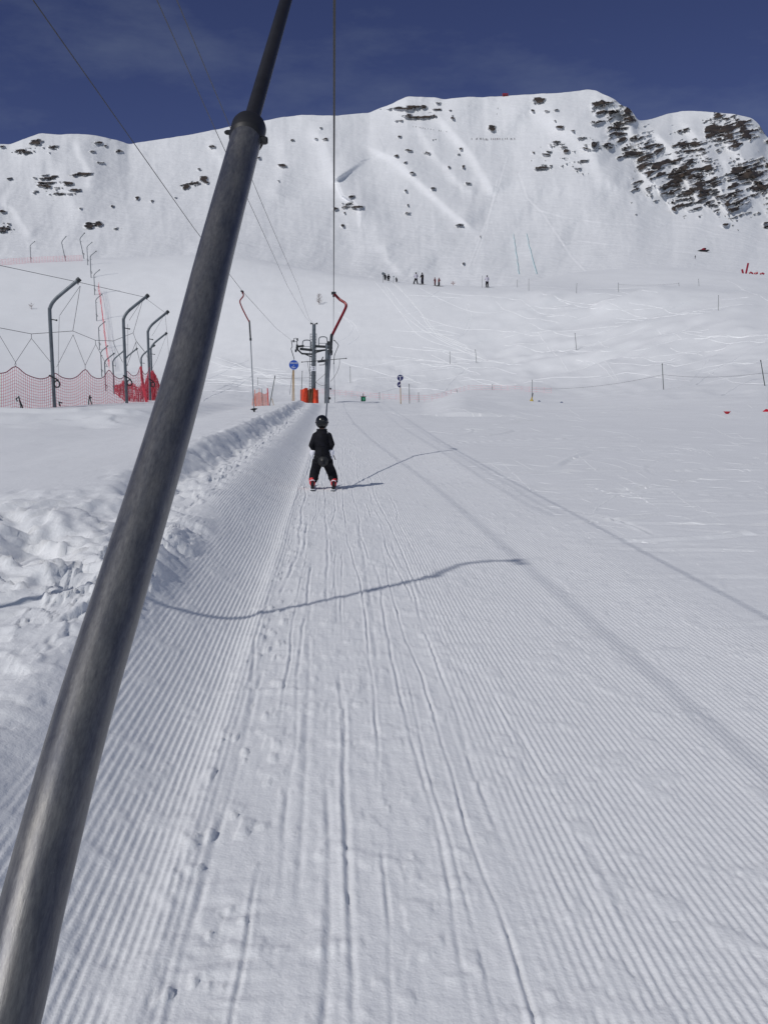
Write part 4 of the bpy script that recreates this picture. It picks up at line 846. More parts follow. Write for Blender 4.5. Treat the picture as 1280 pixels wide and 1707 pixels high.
mb = MB(); mb.tube([atY(521.5, 647, YP - .7), atY(519.5, 672, YP - .7)], .07, 8); put('pad_strap', mb, 'brownpad', pad)

# ------------------------------------------------------------------ signs
def dsk(mb, c, r, th=.03, n=36): mb.tube([c + V(0, -th / 2, 0), c + V(0, th / 2, 0)], r, n)
YB = 62.0
b = atY(489.5, 672, YB); b = V(b.x, YB, zg(b.x, YB)); c = atY(490, 608.3, YB)
sg = thing('lift_sign', b, 'round blue sign with white letters on pale wooden posts left of the pylon', 'sign')
mb = MB(); mb.tube([b + V(.04, 0, -.4), c + V(-.01, .05, -.1)], [.038, .034], 8); put('post', mb, 'wood', sg); mb = MB(); mb.tube([b + V(-.09, .02, -.4), c + V(-.06, .08, -.1)], [.034, .03], 8); put('post', mb, 'wood', sg)
mb = MB(); dsk(mb, c, .335, .03, 40); pl = put('sign_plate', mb, 'blue', sg)
mb = MB(); mb.tube([c + V(.335 * math.cos(a), -.01, .335 * math.sin(a)) for a in np.linspace(0, 2 * math.pi, 41)[:-1]], .018, 6, closed=True); put('sign_rim', mb, 'white', sg)
text_on('lettering', 'ARRIVEE', .155, c + V(0, -.022, .12), pl, 'white', sx=.92); text_on('lettering', 'A', .13, c + V(-.01, -.022, -.03), pl, 'white'); text_on('lettering', '50m', .20, c + V(-.02, -.022, -.17), pl, 'white', sx=.8)
YB = 80.0
b = atY(668.2, 673, YB); b = V(b.x, YB, zg(b.x, YB)); c = atY(667, 629.8, YB); c2 = atY(667, 641.0, YB)
sg = thing('lift_sign', b, 'two small dark blue round signs one above the other on a thin wooden post', 'sign')
mb = MB(); mb.tube([b - V(0, 0, .4), c + V(0, .05, 0)], [.045, .035], 8); put('post', mb, 'wood', sg)
mb = MB(); dsk(mb, c, .285, .03); p1 = put('sign_plate', mb, 'navy', sg)
mb = MB(); n_ = 18; half = [(0.02, -.27)] + [(.27 * math.cos(a), .27 * math.sin(a)) for a in np.linspace(-math.pi / 2 - .05, -math.pi * 1.5 + .0, n_)]
mb.prism(half, c2, (1, 0, 0), (0, 0, 1), .03); p2 = put('sign_plate', mb, 'navy', sg); tag(p2, 'half round dark blue plate with a white arc')
mb = MB(); mb.tube([c + V(.285 * math.cos(a), -.01, .285 * math.sin(a)) for a in np.linspace(0, 2 * math.pi, 33)[:-1]], .014, 6, closed=True); put('sign_rim', mb, 'white', sg)
mb = MB(); mb.box(c + V(0, -.02, -.03), (.06, .01, .36)); mb.tube(curve_pts([c + V(-.20, -.02, .05), c + V(-.1, -.02, .12), c + V(0, -.02, .13), c + V(.1, -.02, .15), c + V(.19, -.02, .11)], 4), .02, 6); put('tow_symbol', mb, 'white', p1)
mb = MB(); mb.tube(curve_pts([c2 + V(-.17, -.02, -.04), c2 + V(-.10, -.02, -.08), c2 + V(-.01, -.02, .02)], 4), .03, 6); put('arc_symbol', mb, 'white', p2)
b = atY(605.6, 671.5, 83); b = V(b.x, 83, zg(b.x, 83)); c = b + V(0, 0, .30)
sg = thing('marker_box', b, 'small square green panel with a pale arrow mark standing low on the snow', 'sign')
mb = MB(); mb.box(c, (.44, .12, .46), None, .05); p1 = put('panel', mb, 'green', sg)
mb = MB(); mb.box(c + V(.03, -.065, .0), (.24, .01, .09), Matrix.Rotation(R(35), 3, 'Y')); mb.box(c + V(.02, -.066, -.05), (.10, .01, .22)); mb.box(c + V(.10, -.067, .08), (.10, .01, .10)); put('arrow_mark', mb, 'lightgreen', p1)
for u_, v_, r_h in ((V(0, 0, .2), V(-.02, 0, .50), .035), (V(-.2, 0, .2), V(-.28, 0, .27), .025), (V(.2, 0, .2), V(.27, 0, .27), .025)):
    mb = MB(); mb.tube([c + u_, c + v_], r_h, 6); put('stub', mb, 'darksteel', sg)

# ------------------------------------------------------------------ net posts
def mk_netpost(p, label, tilt=0.0, sc=1.0, rz=0.0):
    t = thing('net_post', p, label, 'net post', 'bent steel posts of the safety net'); t.rotation_euler = (0, tilt, rz); t.scale = (sc,) * 3
    mb = MB(); mb.tube(curve_pts([V(0, 0, -1.2), V(0, 0, 1.5), V(0, 0, 3.25), V(.03, 0, 3.50), V(.16, 0, 3.72), V(.42, 0, 3.96), V(1.04, 0, 4.45)], 5), .062, 10)
    me = mb.mesh('mast'); me.materials.append(M['steel']); o = bpy.data.objects.new('mast', me); COL.objects.link(o); o.parent = t
    mb = MB(); mb.tube([V(1.01, 0, 4.42), V(1.10, 0, 4.50)], .085, 10); mb.tube([V(1.04, 0, 4.42), V(1.03, 0, 4.30)], .02, 6)
    me = mb.mesh('end_cap'); me.materials.append(M['darksteel']); o = bpy.data.objects.new('end_cap', me); COL.objects.link(o); o.parent = t
    mb = MB(); mb.tube([V(0, 0, 3.1), V(.22, -.02, 3.06)], .022, 6); mb.ell(V(.23, -.02, 3.06), (.035, .03, .035), None, 8, 5)
    me = mb.mesh('wire_bracket'); me.materials.append(M['darksteel']); o = bpy.data.objects.new('wire_bracket', me); COL.objects.link(o); o.parent = t; mb = MB()
    mb.tube([V(-.12, -.06, 1.13), V(.10, -.06, 1.02), V(.2, -.06, 0.95)], .028, 6)
    for k in range(3): mb.tube([V(.14, -.06, .82) + V(.10 * math.cos(a), .03 * (k - 1), .12 * math.sin(a)) for a in np.linspace(0, 2 * math.pi, 12)[:-1]], .022, 5, closed=True)
    me = mb.mesh('winch'); me.materials.append(M['darksteel']); o = bpy.data.objects.new('winch', me); COL.objects.link(o); o.parent = t
    return t
HP = 4.45
NP = [((91.6, 678.8), (134.9, 470.3), 'nearest and tallest net post, second net hook left of the foreground tow pole'), ((211.7, 670.8), (240.4, 494.2), 'tall net post second nearest, standing between the near net bays'), ((251, 668.2), (275.4, 520.8), 'tall net post right beside the foreground tow pole'),
      ((255, 668.2), (278.3, 556.4), 'net post close behind the one beside the foreground tow pole, lower tip'), ((238.5, 670.8), (259, 576.5), 'net post in front of the bunched red net, hook touching the next post'), ((211.5, 668), (232.4, 581.9), 'net post whose mast hides behind the second nearest post'),
      ((191.2, 664.2), (211, 585.8), 'net post left of the bunched red net'), ((177.2, 657.6), (195.2, 589.8), 'net post at the foot of the slope, right of the shortest foot post'), ((170.3, 628.3), (187.2, 577.9), 'lowest net post on the slope itself, just above the foot'),
      ((166.5, 582.7), (183.3, 537.8), 'second net post up the slope'), ((161.8, 534.8), (178.2, 492.6), 'third net post up the slope'), ((158.6, 491.6), (174.2, 451.7), 'fourth net post up the slope'), ((152.5, 462.9), (162.5, 421), 'fifth net post up the slope, near the crest'),
      ((146.9, 441.6), (157, 406), 'net post on the crest, rightmost of those against the mountain'), ((140.8, 431.8), (143.7, 392), 'backward leaning net post on the crest'), ((110.2, 435.8), (112, 397.5), 'leaning net post on the crest standing alone in the middle'), ((52.3, 437.1), (61.6, 404.4), 'leftmost net post on the crest')]
npb = []; proto = None
for k, ((bx, by), (tx, ty), lab) in enumerate(NP):
    H = by - ty; r = HP / H * math.hypot(F, CX - bx); p = atR(bx, by, r); z0 = p.z
    if k >= 8:
        pp_ = hit(bx, by, 60); p = Vector(pp_)
        r = math.hypot(p.x, p.y)
    sc = H * r / math.hypot(F, CX - bx) / HP; sc = .985 if k < 8 else sc
    dz = p.z
    tl = {14: -.17, 15: -.17}.get(k, 0.0)
    if proto is None: o = proto = mk_netpost(p, lab)
    else: o = dup(proto, p, lab)
    o.rotation_euler = (0, tl, 0 if k > 3 else {1: .5, 2: .5, 3: .4}.get(k, 0)); o.scale = (sc,) * 3; npb.append((p, sc, tl))
# near netting: scalloped top rope, drooping rows, hung on wires from the hooks
def ny(px): return float(np.interp(px, [-90, 0, 92, 150, 212, 252, 276], [28.5, 30.0, 32.4, 34.6, 38.2, 43.5, 50]))
TOPN = [(-90, 612), (-66, 632), (-32, 634), (-4, 622), (0, 622.5), (12, 620), (26.6, 611), (44, 624), (66, 631.5), (80, 629), (91.6, 622), (104, 629), (118, 631.5), (130, 627), (142.6, 616), (152, 626), (163, 631), (174, 628), (182, 617), (190, 626), (200, 631.5), (207, 628), (212, 619), (219, 625), (224, 626.5), (230, 623), (234.5, 611), (239, 621), (243, 624), (247, 620), (250, 612)]
tp = curve_pts([V(a, b, 0) for a, b in TOPN], 3)
net = thing('safety_net', atY(60, 690, 31.3), 'pale pink safety net with a scalloped top rope below the nearest net posts', 'net')
def netpt(px, py): return atY(px, py, ny(px) + .12)
mb = MB(); mb.tube([netpt(p.x, p.y) for p in tp], .017, 5); put('top_rope', mb, 'netdark', net)
mb = MB(); rows = 15
for k in range(1, rows):
    f = k / rows; mb.tube([netpt(p.x, p.y + (700 - 632) * f + (632 - p.y) * f * .72) for p in tp[::2]], .0062, 3, cap=False)
put('net_rows', mb, 'netrow', net)['kind'] = 'stuff'
mb = MB()
px = -88.0
while px < 250:
    yt = float(np.interp(px, [p.x for p in tp], [p.y for p in tp])); a = netpt(px, yt); b = netpt(px, 706); b.y = a.y; mb.tube([a, b], .0075, 3, cap=False); px += .075 / ny(px) * F
put('net_mesh', mb, 'netpink', net)['kind'] = 'stuff'
mb = MB()
def wr(pts, r=.009): mb.tube([netpt(a, b) for a, b in pts], r, 4)
wr([(-90, 425), (0, 442.3), (134.5, 471), (240, 495), (275.5, 521)]); wr([(-90, 530), (0, 546.5), (53, 556.6), (122, 551.8), (159.5, 567.2), (189, 568.5), (222.5, 555), (228, 570), (241, 586)])
wr([(53, 556.6), (53, 564)]); wr([(0, 559), (26.6, 604)]); wr([(26.6, 604), (53, 564)]); wr([(53, 564), (91.6, 612)]); wr([(95, 612), (122.5, 558)]); wr([(122, 552), (134.4, 477)]); wr([(134, 477), (100, 526)]); wr([(122.5, 558), (142.6, 609)]); wr([(142.6, 609), (160, 574)]); wr([(159.5, 567), (160, 574)])
wr([(160, 574), (180, 612)]); wr([(189, 568), (190, 573), (205, 604)]); wr([(222.5, 555), (239, 498)]); wr([(216, 534), (239, 498)]); wr([(212, 610), (227, 570)]); wr([(227, 571), (228, 580), (234.5, 606)]); wr([(226, 566), (243, 588), (250, 605)], .007); wr([(275.4, 522), (279, 556)], .007); wr([(254, 560), (275, 524)], .006)
wr([(26.6, 604), (25.4, 608), (26.6, 611), (27.8, 608), (26.6, 604)], .008); wr([(99.5, 527), (98.5, 560), (98, 625)], .006); wr([(213.5, 540), (213.8, 600)], .006); wr([(142.6, 609), (142.6, 616)]); wr([(278, 558), (262, 600), (252, 618)], .006); wr([(279, 558), (286, 640)], .006)
put('support_wires', mb, 'wire', net)
# stakes that hold the bottom of the net
for i, (P_, lab) in enumerate(((([(34.5, 660), (36, 667), (40, 676), (42, 684)], [(34.5, 660), (38, 676), (38.5, 686)], [(35, 663), (30, 664), (32, 669)]), 'leftmost'), (([(101, 670), (103, 677)], [(101, 670), (106, 672)], [(101, 670), (102, 676)]), 'small'), (([(152, 659), (153.5, 668), (156, 675)], [(152, 659), (150.5, 668), (150, 676)], [(152, 661), (155, 663)]), 'third'))):
    mb = MB(); b = netpt(*P_[0][-1])
    for s_ in P_: mb.tube([netpt(a, c_) + V(0, -.15, 0) for a, c_ in s_], .022, 5)
    o = put('net_stake', mb, 'darksteel', None, loc=b); tag(o, {'leftmost': 'crooked dark stake tangled in the pink net, left of the nearest post', 'small': 'short dark stake right beside the foot of the nearest net post', 'third': 'dark stake in the pink net below its middle scallop'}[lab], 'stake', 'stakes along the foot of the net')
# bunched red netting
def bunch(label, poly, Y, mat, n, seed, rad=.011):
    rs = random.Random(seed); t = thing('bunched_net', atY(poly[0][0], poly[0][2], Y), label, 'net', 'bunched red nets'); mb = MB(); xs_ = [p[0] for p in poly]
    for k in range(n):
        px = xs_[0] + (xs_[-1] - xs_[0]) * (k + rs.random()) / n; yt = np.interp(px, xs_, [p[1] for p in poly]) + rs.uniform(0, 3); yb = np.interp(px, xs_, [p[2] for p in poly]); Yk = Y + rs.uniform(-.25, .25)
        mb.tube([atY(px, yt, Yk), atY(px + rs.uniform(-1, 1), (yt + yb) / 2, Yk + rs.uniform(-.1, .1)), atY(px + rs.uniform(-1.5, 1.5), yb, Yk)], rad, 3, cap=False)
    a = put('net_mesh', mb, mat, t); a['kind'] = 'stuff'; mb = MB()
    for k in range(int(n * .42)):
        f = rs.random(); pts = []
        for u in np.linspace(0, 1, 8):
            px = xs_[0] + (xs_[-1] - xs_[0]) * u; yt = np.interp(px, xs_, [p[1] for p in poly]); yb = np.interp(px, xs_, [p[2] for p in poly]); pts.append(atY(px, yt + (yb - yt) * f + rs.uniform(-.8, .8), Y + rs.uniform(-.2, .2)))
        mb.tube(pts, rad * .8, 3, cap=False)
    put('net_rows', mb, mat, t)['kind'] = 'stuff'; return t
bunch('heap of bunched red netting gathered between two net posts', [(192, 641, 655), (200, 640, 662), (207, 632, 667), (213, 640, 672), (224, 636, 672), (229, 648, 672), (236, 640, 672), (240, 632, 672)], 42, 'netred', 62, 1, .013)
bunch('red netting bunched up against the foreground tow pole', [(241, 640, 671), (246, 622, 671), (251, 618, 670), (256, 616, 670), (262, 628, 669), (267, 640, 668)], 46, 'netred', 52, 2, .014)
mb = MB()
for k in range(7): mb.tube([atY(234.5 + k * .25, 611, 41), atY(236 + k * .4, 630, 41 + .02 * k), atY(239 + k * .5, 650, 41), atY(243.5 + k * .5, 670, 41)], .028, 5)
tag(put('furled_net', mb, 'netred', None, loc=atY(243, 670, 41)), 'tightly furled bright red net hanging as a slanting strand', 'net', 'bunched red nets')
# the net climbing the slope seen edge on, and the pale one on the crest
def strip(label, pts, mat, hgt, nrow, step, rad, group=None, wob=.0):
    t = thing('slope_net', pts[0], label, 'net', group); P = [Vector(p) for p in pts]; L = []
    for i in range(len(P) - 1):
        m = max(2, int((P[i + 1] - P[i]).length / step))
        for k in range(m): L.append(P[i].lerp(P[i + 1], k / m))
    L.append(P[-1]); mb = MB()
    for p in L: mb.tube([p + V(0, 0, -.1), p + V(random.uniform(-wob, wob), 0, hgt)], rad, 3, cap=False)
    for k in range(nrow): mb.tube([p + V(random.uniform(-wob, wob), 0, hgt * (k + .5) / nrow) for p in L[::3]] + [L[-1] + V(0, 0, hgt * (k + .5) / nrow)], rad, 3, cap=False)
    put('net_mesh', mb, mat, t)['kind'] = 'stuff'; return t
cl = []
for px, py in ((165, 487), (168, 505), (171, 530), (175, 560), (178, 590), (183, 622)):
    p = hit(px, py, 60); cl.append(onground(p) + V(0, 0, .6))
strip('thin pink net climbing the slope along the row of posts, seen edge on', cl, 'netred', 1.2, 5, 1.2, .015, 'nets on the far slope', .15)
cr_ = [onground(hit(px, py, 60)) for px, py in ((-40, 445), (0, 441.5), (52, 438.5), (90, 437), (110, 436), (138, 435))]
strip('pale pink net along the crest at the far left', cr_, 'netpink', 1.15, 6, .5, .013, 'nets on the far slope', .05)
# small orange-red fence beside the bank
YF = 46.0
fn = thing('net_fence', atY(435, 680, YF), 'short section of orange red plastic net fence right of the hanging tow disc', 'net')
mb = MB()
for k in range(24):
    px = 421 + k * 1.15; mb.tube([atY(px + (1.2 if k < 4 else 0) , 655 + (1.6 * math.sin(k * .45)) + (6 - k * 1.2 if k < 5 else 0), YF + .1 * math.sin(k)), atY(px - .8, 676 + k * .15, YF + .1 * math.sin(k * 1.3))], .0075, 4, cap=False)
for k in range(15):
    mb.tube([atY(422 + u * 26 - k * .05, 655 + k * 1.55 + 1.6 * math.sin(u * 11) * (1 - k / 15) + u * 2.0, YF + .1 * math.sin(u * 9)) for u in np.linspace(0, 1, 9)], .0065, 4, cap=False)
put('net_mesh', mb, 'netorange', fn)['kind'] = 'stuff'
for px, x2, yt, ra, mt_ in ((425, 426.5, 649.5, .016, 'netorange'), (432.5, 432, 648, .012, 'netorange'), (436.6, 438, 648, .014, 'pole'), (446, 448, 647, .03, 'netred')):
    mb = MB(); mb.tube([atY(px, yt, YF), atY(x2, 679, YF)], ra, 6); put('stake', mb, mt_, fn)
# ------------------------------------------------------------------ slim piste poles and the ropes between them
PL = [((458.8, 626), (447.6, 688), 44, .022, 'dark slanting pole behind the end of the snow bank, beside the net fence'), ((504, 618), (501.5, 650), 76, .028, 'slim pole standing behind the orange pads'), ((430, 629), (430, 648), None, .022, 'thin pole behind the net fence at the slope foot'),
      ((583.7, 611), (584, 637.6), None, .028, 'slim pole on the slope foot right of the pylon'), ((749.4, 586), (750, 607.8), None, .03, 'slim pole low on the far slope above the two blue signs'), ((792, 582.5), (794, 609.7), None, .033, 'slightly slanting slim pole low on the far slope'),
      ((681.9, 639.7), (682.4, 672), 80, .03, 'slim dark pole just right of the two blue signs'), ((697.5, 653.8), (697.8, 672), 84, .025, 'short pole second right of the two blue signs'), ((761, 649), (761.6, 665), 90, .024, 'short pole with dark tip on the piste edge, middle one'),
      ((820.6, 639.7), (820, 660), 90, .024, 'short pole with dark tip on the piste edge, right one'), ((632.5, 653.8), (632.5, 669), 88, .022, 'faint short pole between the green panel and the blue signs'), ((886.6, 633), (886.4, 660), 78, .024, 'faint thin pole behind the yellow based pole'),
      ((1103, 605.7), (1105.4, 649), None, .034, 'dark pole holding the rope on the right, middle of the rope line'), ((1267, 600), (1274, 645), None, .036, 'dark slanting pole holding the rope at the right edge'), ((957.8, 555), (960.4, 584.4), None, .034, 'dark pole on the trodden slope, above the rope line'),
      ((1197, 492), (1196, 525), None, .032, 'slim reddish pole high on the right slope'), ((1163.5, 464.6), (1164, 485), None, .03, 'slim pole at the ridge, right of the row along the upper track'), ((1130.7, 471), (1130.7, 487), None, .028, 'slim pole fifth in the row along the upper track'),
      ((1030, 471), (1030, 492), None, .03, 'slim pole fourth in the row along the upper track'), ((961, 472), (960, 492), None, .03, 'slim pole third in the row along the upper track'), ((881, 464.6), (881, 485), None, .03, 'slim pole second in the row along the upper track'),
      ((862, 466), (862, 479), None, .028, 'slim pole first in the row along the upper track'), ((803.8, 459.5), (803, 479), None, .028, 'slim pole beside the skier in the white jacket on the crest')]
tops_ = {}
for i, ((tx, ty), (bx, by), Yd, ra, lab) in enumerate(PL):
    if Yd: b = atY(bx, by, Yd); b.z = zg(b.x, b.y) if i != 0 else b.z; t_ = atY(tx, ty, Yd)
    else:
        b = onground(hit(bx, by, 60)); t_ = atY(tx, ty, b.y)
    dr_ = (t_ - b).normalized(); mb = MB(); mb.tube([b - dr_ * .5, b.lerp(t_, .5), t_ - dr_ * .12], [ra, ra, ra * .85], 8)
    o = thing('piste_pole', b, lab, 'pole', 'slim poles marking the piste'); put('shaft', mb, 'pole', o)
    mb = MB(); mb.tube([t_ - dr_ * .12, t_], [ra * 1.15, ra * .9], 8); put('tip', mb, 'darksteel', o); tops_[i] = (b, t_)
    if i == 0: m3 = MB(); m3.tube([b + V(.12, 0, .0), b + V(.26, .05, .35), b.lerp(t_, .38) + V(.05, 0, 0)], .018, 6); put('brace', m3, 'wood', o)
def onp(i, f): b, t_ = tops_[i]; return b.lerp(t_, f)
def rope(a, b, sag, r, label):
    mb = MB(); a = Vector(a); b = Vector(b); mb.tube([a.lerp(b, u) - V(0, 0, sag * 4 * u * (1 - u)) for u in np.linspace(0, 1, 14)], r, 4); tag(put('rope', mb, 'wire', None, loc=a), label, 'rope', 'ropes strung between piste poles')
rope(onp(11, .45), onp(12, .57), .35, .009, 'thin dark rope from the yellow based pole to the middle dark pole'); rope(onp(12, .57), onp(13, .5), .25, .009, 'thin dark rope between the two dark poles on the right')
rope(onp(13, .5), onp(13, .5) + V(9, 4, .6), .3, .009, 'thin dark rope leaving the frame from the right edge pole'); rope(onp(17, .8), onp(18, .8), .2, .010, 'faint rope along the upper track below the ridge'); rope(onp(2, .9), onp(2, .9) + V(6.4, 0, .1), .1, .012, 'faint rope at the slope foot behind the net fence')
# low faded net along the piste edge
pts = [V(x, y, zg(x, y)) for x, y in ((-2.0, 98), (6.5, 88), (9.6, 84), (14, 90), (16.6, 90), (21, 84))]
strip('very faint low pink net along the far edge of the piste', pts, 'netpink', .55, 3, .9, .007, None, .03)
# disc markers
def cone(px, py, r, h, mat, lab, flip=False):
    p = onground(hit(px, py, 10)); mb = MB(); mb.tube([p + V(0, 0, -.01), p + V(0, 0, .02), p + V(0, 0, h * .55), p + V(0, 0, h)] if not flip else [p + V(0, 0, 0), p + V(0, 0, h * .5), p + V(0, 0, h * .9), p + V(0, 0, h)], [r, r, r * .62, r * .25] if not flip else [r * .3, r * .7, r, r], 14)
    tag(put('marker_disc', mb, mat, None, loc=p), lab, 'marker disc', 'plastic marker discs on the piste')
cone(898, 676, .12, .08, 'bluedisc', 'small blue disc on the snow right beside the yellow based pole'); cone(935.5, 675.5, .12, .08, 'bluedisc', 'small blue disc on the snow, further right of the yellow based pole')
cone(1211, 691.5, .17, .12, 'reddisc', 'red bowl shaped disc lying on the snow', True); cone(1276.5, 687, .17, .13, 'reddisc', 'red disc marker at the right edge of the photo')
b = onground(hit(885.5, 676.5, 10)); t_ = atY(888, 655, b.y); o = thing('piste_pole', b, 'short dark pole leaning right in a yellow base', 'pole', 'slim poles marking the piste')
mb = MB(); mb.tube([b, t_], [.035, .03], 8); put('shaft', mb, 'darksteel', o); mb = MB(); mb.tube([b - V(0, 0, .02), b + V(0, 0, .06), b + V(.01, 0, .14), b + V(.02, 0, .30)], [.15, .14, .06, .045], 12); put('base', mb, 'yellow', o)

# ------------------------------------------------------------------ bare bushes
def bush(px, py, h, lab, mat, n, seed, wsp=.5):
    rs = random.Random(seed); b = onground(hit(px, py, 60)); mb = MB(); mb.tube([b - V(0, 0, .2), b + V(.02, 0, h * .5), b + V(0, 0, h)], [.03, .02, .008], 5)
    for k in range(n):
        f = .05 + .8 * rs.random(); s = b + V(0, 0, h * f); a = rs.uniform(0, 6.28); L = h * wsp * (1 - f * .75) * rs.uniform(.6, 1.1); e = s + V(L * math.cos(a), L * math.sin(a), L * rs.uniform(.2, .9)); mb.tube([s, s.lerp(e, .5) + V(0, 0, -.02), e], [.014, .010, .006], 4)
        for _ in range(2):
            m = s.lerp(e, rs.uniform(.3, .8)); mb.tube([m, m + V(rs.uniform(-1, 1), rs.uniform(-1, 1), rs.uniform(0, 1)) * L * .4], [.008, .005], 3)
    o = put('bare_shrub', mb, mat, None, loc=b); tag(o, lab, 'shrub', 'bare shrubs poking out of the snow')
bush(532, 507, 1.9, 'small leafless larch sapling on the slope above the pylon', 'bark', 44, 1); bush(53, 516, 1.1, 'tiny leafless shrub on the left slope beside the net posts', 'bark', 18, 2, .7); bush(755, 476, .75, 'reddish twiggy shrub on the crest between the red pair and the lone skier', 'twigred', 22, 3, .9)

# ------------------------------------------------------------------ people
def figure(p, h, face, label, top, legs, hat, pose='stand', vox=.035, skis=True, gmat='black', group='people on the crest'):
    """small standing figure: one continuous body with clothing over it"""
    s = h / 1.75; p = Vector(p); Rz = Matrix.Rotation(face, 3, 'Z')
    def L(x, y, z): return p + Rz @ (V(x, y, z) * s)
    sit = pose in ('sit', 'crouch'); d = -.48 if sit else 0
    hipz = .92 + d; B = MB()
    hip = L(0, 0, hipz); ch = L(0, .03 + (.1 if sit else 0), hipz + .42); nk = L(0, .06 + (.12 if sit else 0), hipz + .56); hd = L(0, .08 + (.14 if sit else 0), hipz + .72)
    kn = [L(-.14, .22 if sit else .04, .48 if not sit else .50), L(.14, .22 if sit else .06, .48 if not sit else .50)]; ft = [L(-.13, -.02 if not sit else .1, .06), L(.13, .0 if not sit else .1, .06)]
    if pose == 'stride': kn = [L(-.22, .05, .47), L(.16, .1, .47)]; ft = [L(-.38, 0, .06), L(.24, .05, .06)]
    B.tube([hip, ch, nk], [.12 * s, .13 * s, .05 * s], 10); B.tube([nk, hd], .05 * s, 8); B.ell(hd, (.085 * s, .10 * s, .115 * s)); B.ell(hd + Rz @ (V(0, .1, -.01) * s), (.02 * s, .03 * s, .025 * s), None, 6, 4)
    for q_ in (0, 1):
        B.tube([hip + Rz @ (V((-.09, .09)[q_], 0, 0) * s), kn[q_], ft[q_]], [.09 * s, .06 * s, .045 * s], 8); B.ell(ft[q_] + Rz @ (V(0, .06, -.01) * s), (.05 * s, .12 * s, .045 * s))
    sh = [nk + Rz @ (V(-.19, 0, -.06) * s), nk + Rz @ (V(.19, 0, -.06) * s)]; el = [sh[0] + Rz @ (V(-.12, .03, -.26) * s), sh[1] + Rz @ (V(.12, .03, -.26) * s)]; hn = [el[0] + Rz @ (V(.02, .22, -.10) * s), el[1] + Rz @ (V(-.02, .22, -.10) * s)]
    for q_ in (0, 1): B.tube([nk, sh[q_], el[q_], hn[q_]], [.04 * s, .05 * s, .04 * s, .03 * s], 8); B.ell(hn[q_], (.04 * s, .05 * s, .04 * s))
    body = fused('person', B, 'skin', None, vox * .75, 2, loc=p); tag(body, label, 'person', group)
    J = MB(); J.tube([hip + V(0, 0, -.10 * s), hip, ch, nk + V(0, 0, .0)], [.20 * s, .19 * s, .20 * s, .10 * s], 12)
    for q_ in (0, 1): J.tube([ch.lerp(nk, .7), sh[q_], el[q_], hn[q_].lerp(el[q_], .15)], [.09 * s, .095 * s, .075 * s, .055 * s], 10)
    fused('jacket', J, top, body, vox, 3)
    T = MB()
    for q_ in (0, 1): T.tube([hip + Rz @ (V((-.07, .07)[q_], 0, -.02) * s), kn[q_], ft[q_] + V(0, 0, .10 * s)], [.15 * s, .11 * s, .10 * s], 10)
    T.ell(hip, (.17 * s, .14 * s, .14 * s)); fused('trousers', T, legs, body, vox, 3)
    Hm = MB(); Hm.ell(hd + V(0, 0, .02 * s) + Rz @ (V(0, -.015, 0) * s), (.125 * s, .14 * s, .13 * s)); put('helmet', Hm, hat, body)
    for q_ in (0, 1):
        Bt = MB(); Bt.tube([ft[q_] + V(0, 0, .22 * s), ft[q_] + V(0, 0, .0)], [.085 * s, .08 * s], 8); Bt.box(ft[q_] + Rz @ (V(0, .07, -.01) * s), (.11 * s, .26 * s, .10 * s), Rz, .02); put('boot', Bt, gmat, body)
    if skis:
        for q_ in (0, 1):
            K = MB(); c = ft[q_] + V(0, 0, -.045 * s); K.tube([c + Rz @ V(0, -.7, 0), c + Rz @ V(0, .7, 0), c + Rz @ V(0, .85, .08)], [.035, .035, .02], 6); o = put('ski', K, 'darksteel', None, loc=c); tag(o, label_ski(label), 'ski', group + ', their skis')
    return body
def label_ski(l):
    return 'dark ski under the feet of the ' + ('lone white jacketed skier' if 'lone' in l else 'person in lilac' if 'lilac' in l else 'person in black with backpack' if 'backpack' in l else 'left red person' if 'left one' in l else 'right darker red person')
CP = [((693.5, 473.6), 18.5, .3, 'person in a pale lilac jacket and wide black trousers standing on the crest', 'whitecloth', 'cloth', 'black', 'stride'), ((704, 474.2), 18.5, 2.2, 'person all in black with a backpack standing beside the lilac jacket', 'cloth', 'cloth2', 'black', 'stand'),
      ((725, 476.4), 13, 1.0, 'person in dark red, left one of the red pair on the crest', 'maroon', 'maroon', 'maroon', 'stand'), ((731.2, 477), 13.2, -1.0, 'person in darker red, right one of the red pair on the crest', 'maroon', 'cloth', 'maroon', 'stand'),
      ((811.6, 478.6), 18.4, .2, 'lone skier in a white jacket and black trousers beside a slim pole on the crest', 'whitecloth', 'cloth', 'black', 'stand'), ((642.5, 466.8), 14.5, .5, 'person in black sitting on the crest next to the grey round sign', 'cloth', 'cloth', 'black', 'sit'),
      ((647, 468), 14.5, -.4, 'person in black sitting second from the grey round sign', 'cloth', 'cloth', 'black', 'sit'), ((661.5, 470.2), 11, .8, 'person in dark clothes low behind the crest, right of the tiny sign', 'cloth2', 'cloth', 'black', 'sit')]
for (px, py), hp, fc, lab, tpm, lgm, hm, ps in CP:
    b = hit(px, py, 100); r = math.hypot(b.x, b.y)
    if r > 205: b = Vector(atR(px, py, 158)); r = 158
    b = onground(b); b = V(b.x, b.y, max(b.z, atR(px, py, r).z))
    figure(b, hp / F * r, fc, lab, tpm, lgm, hm, ps, skis=ps != 'sit')
b, t_ = tops_[22]
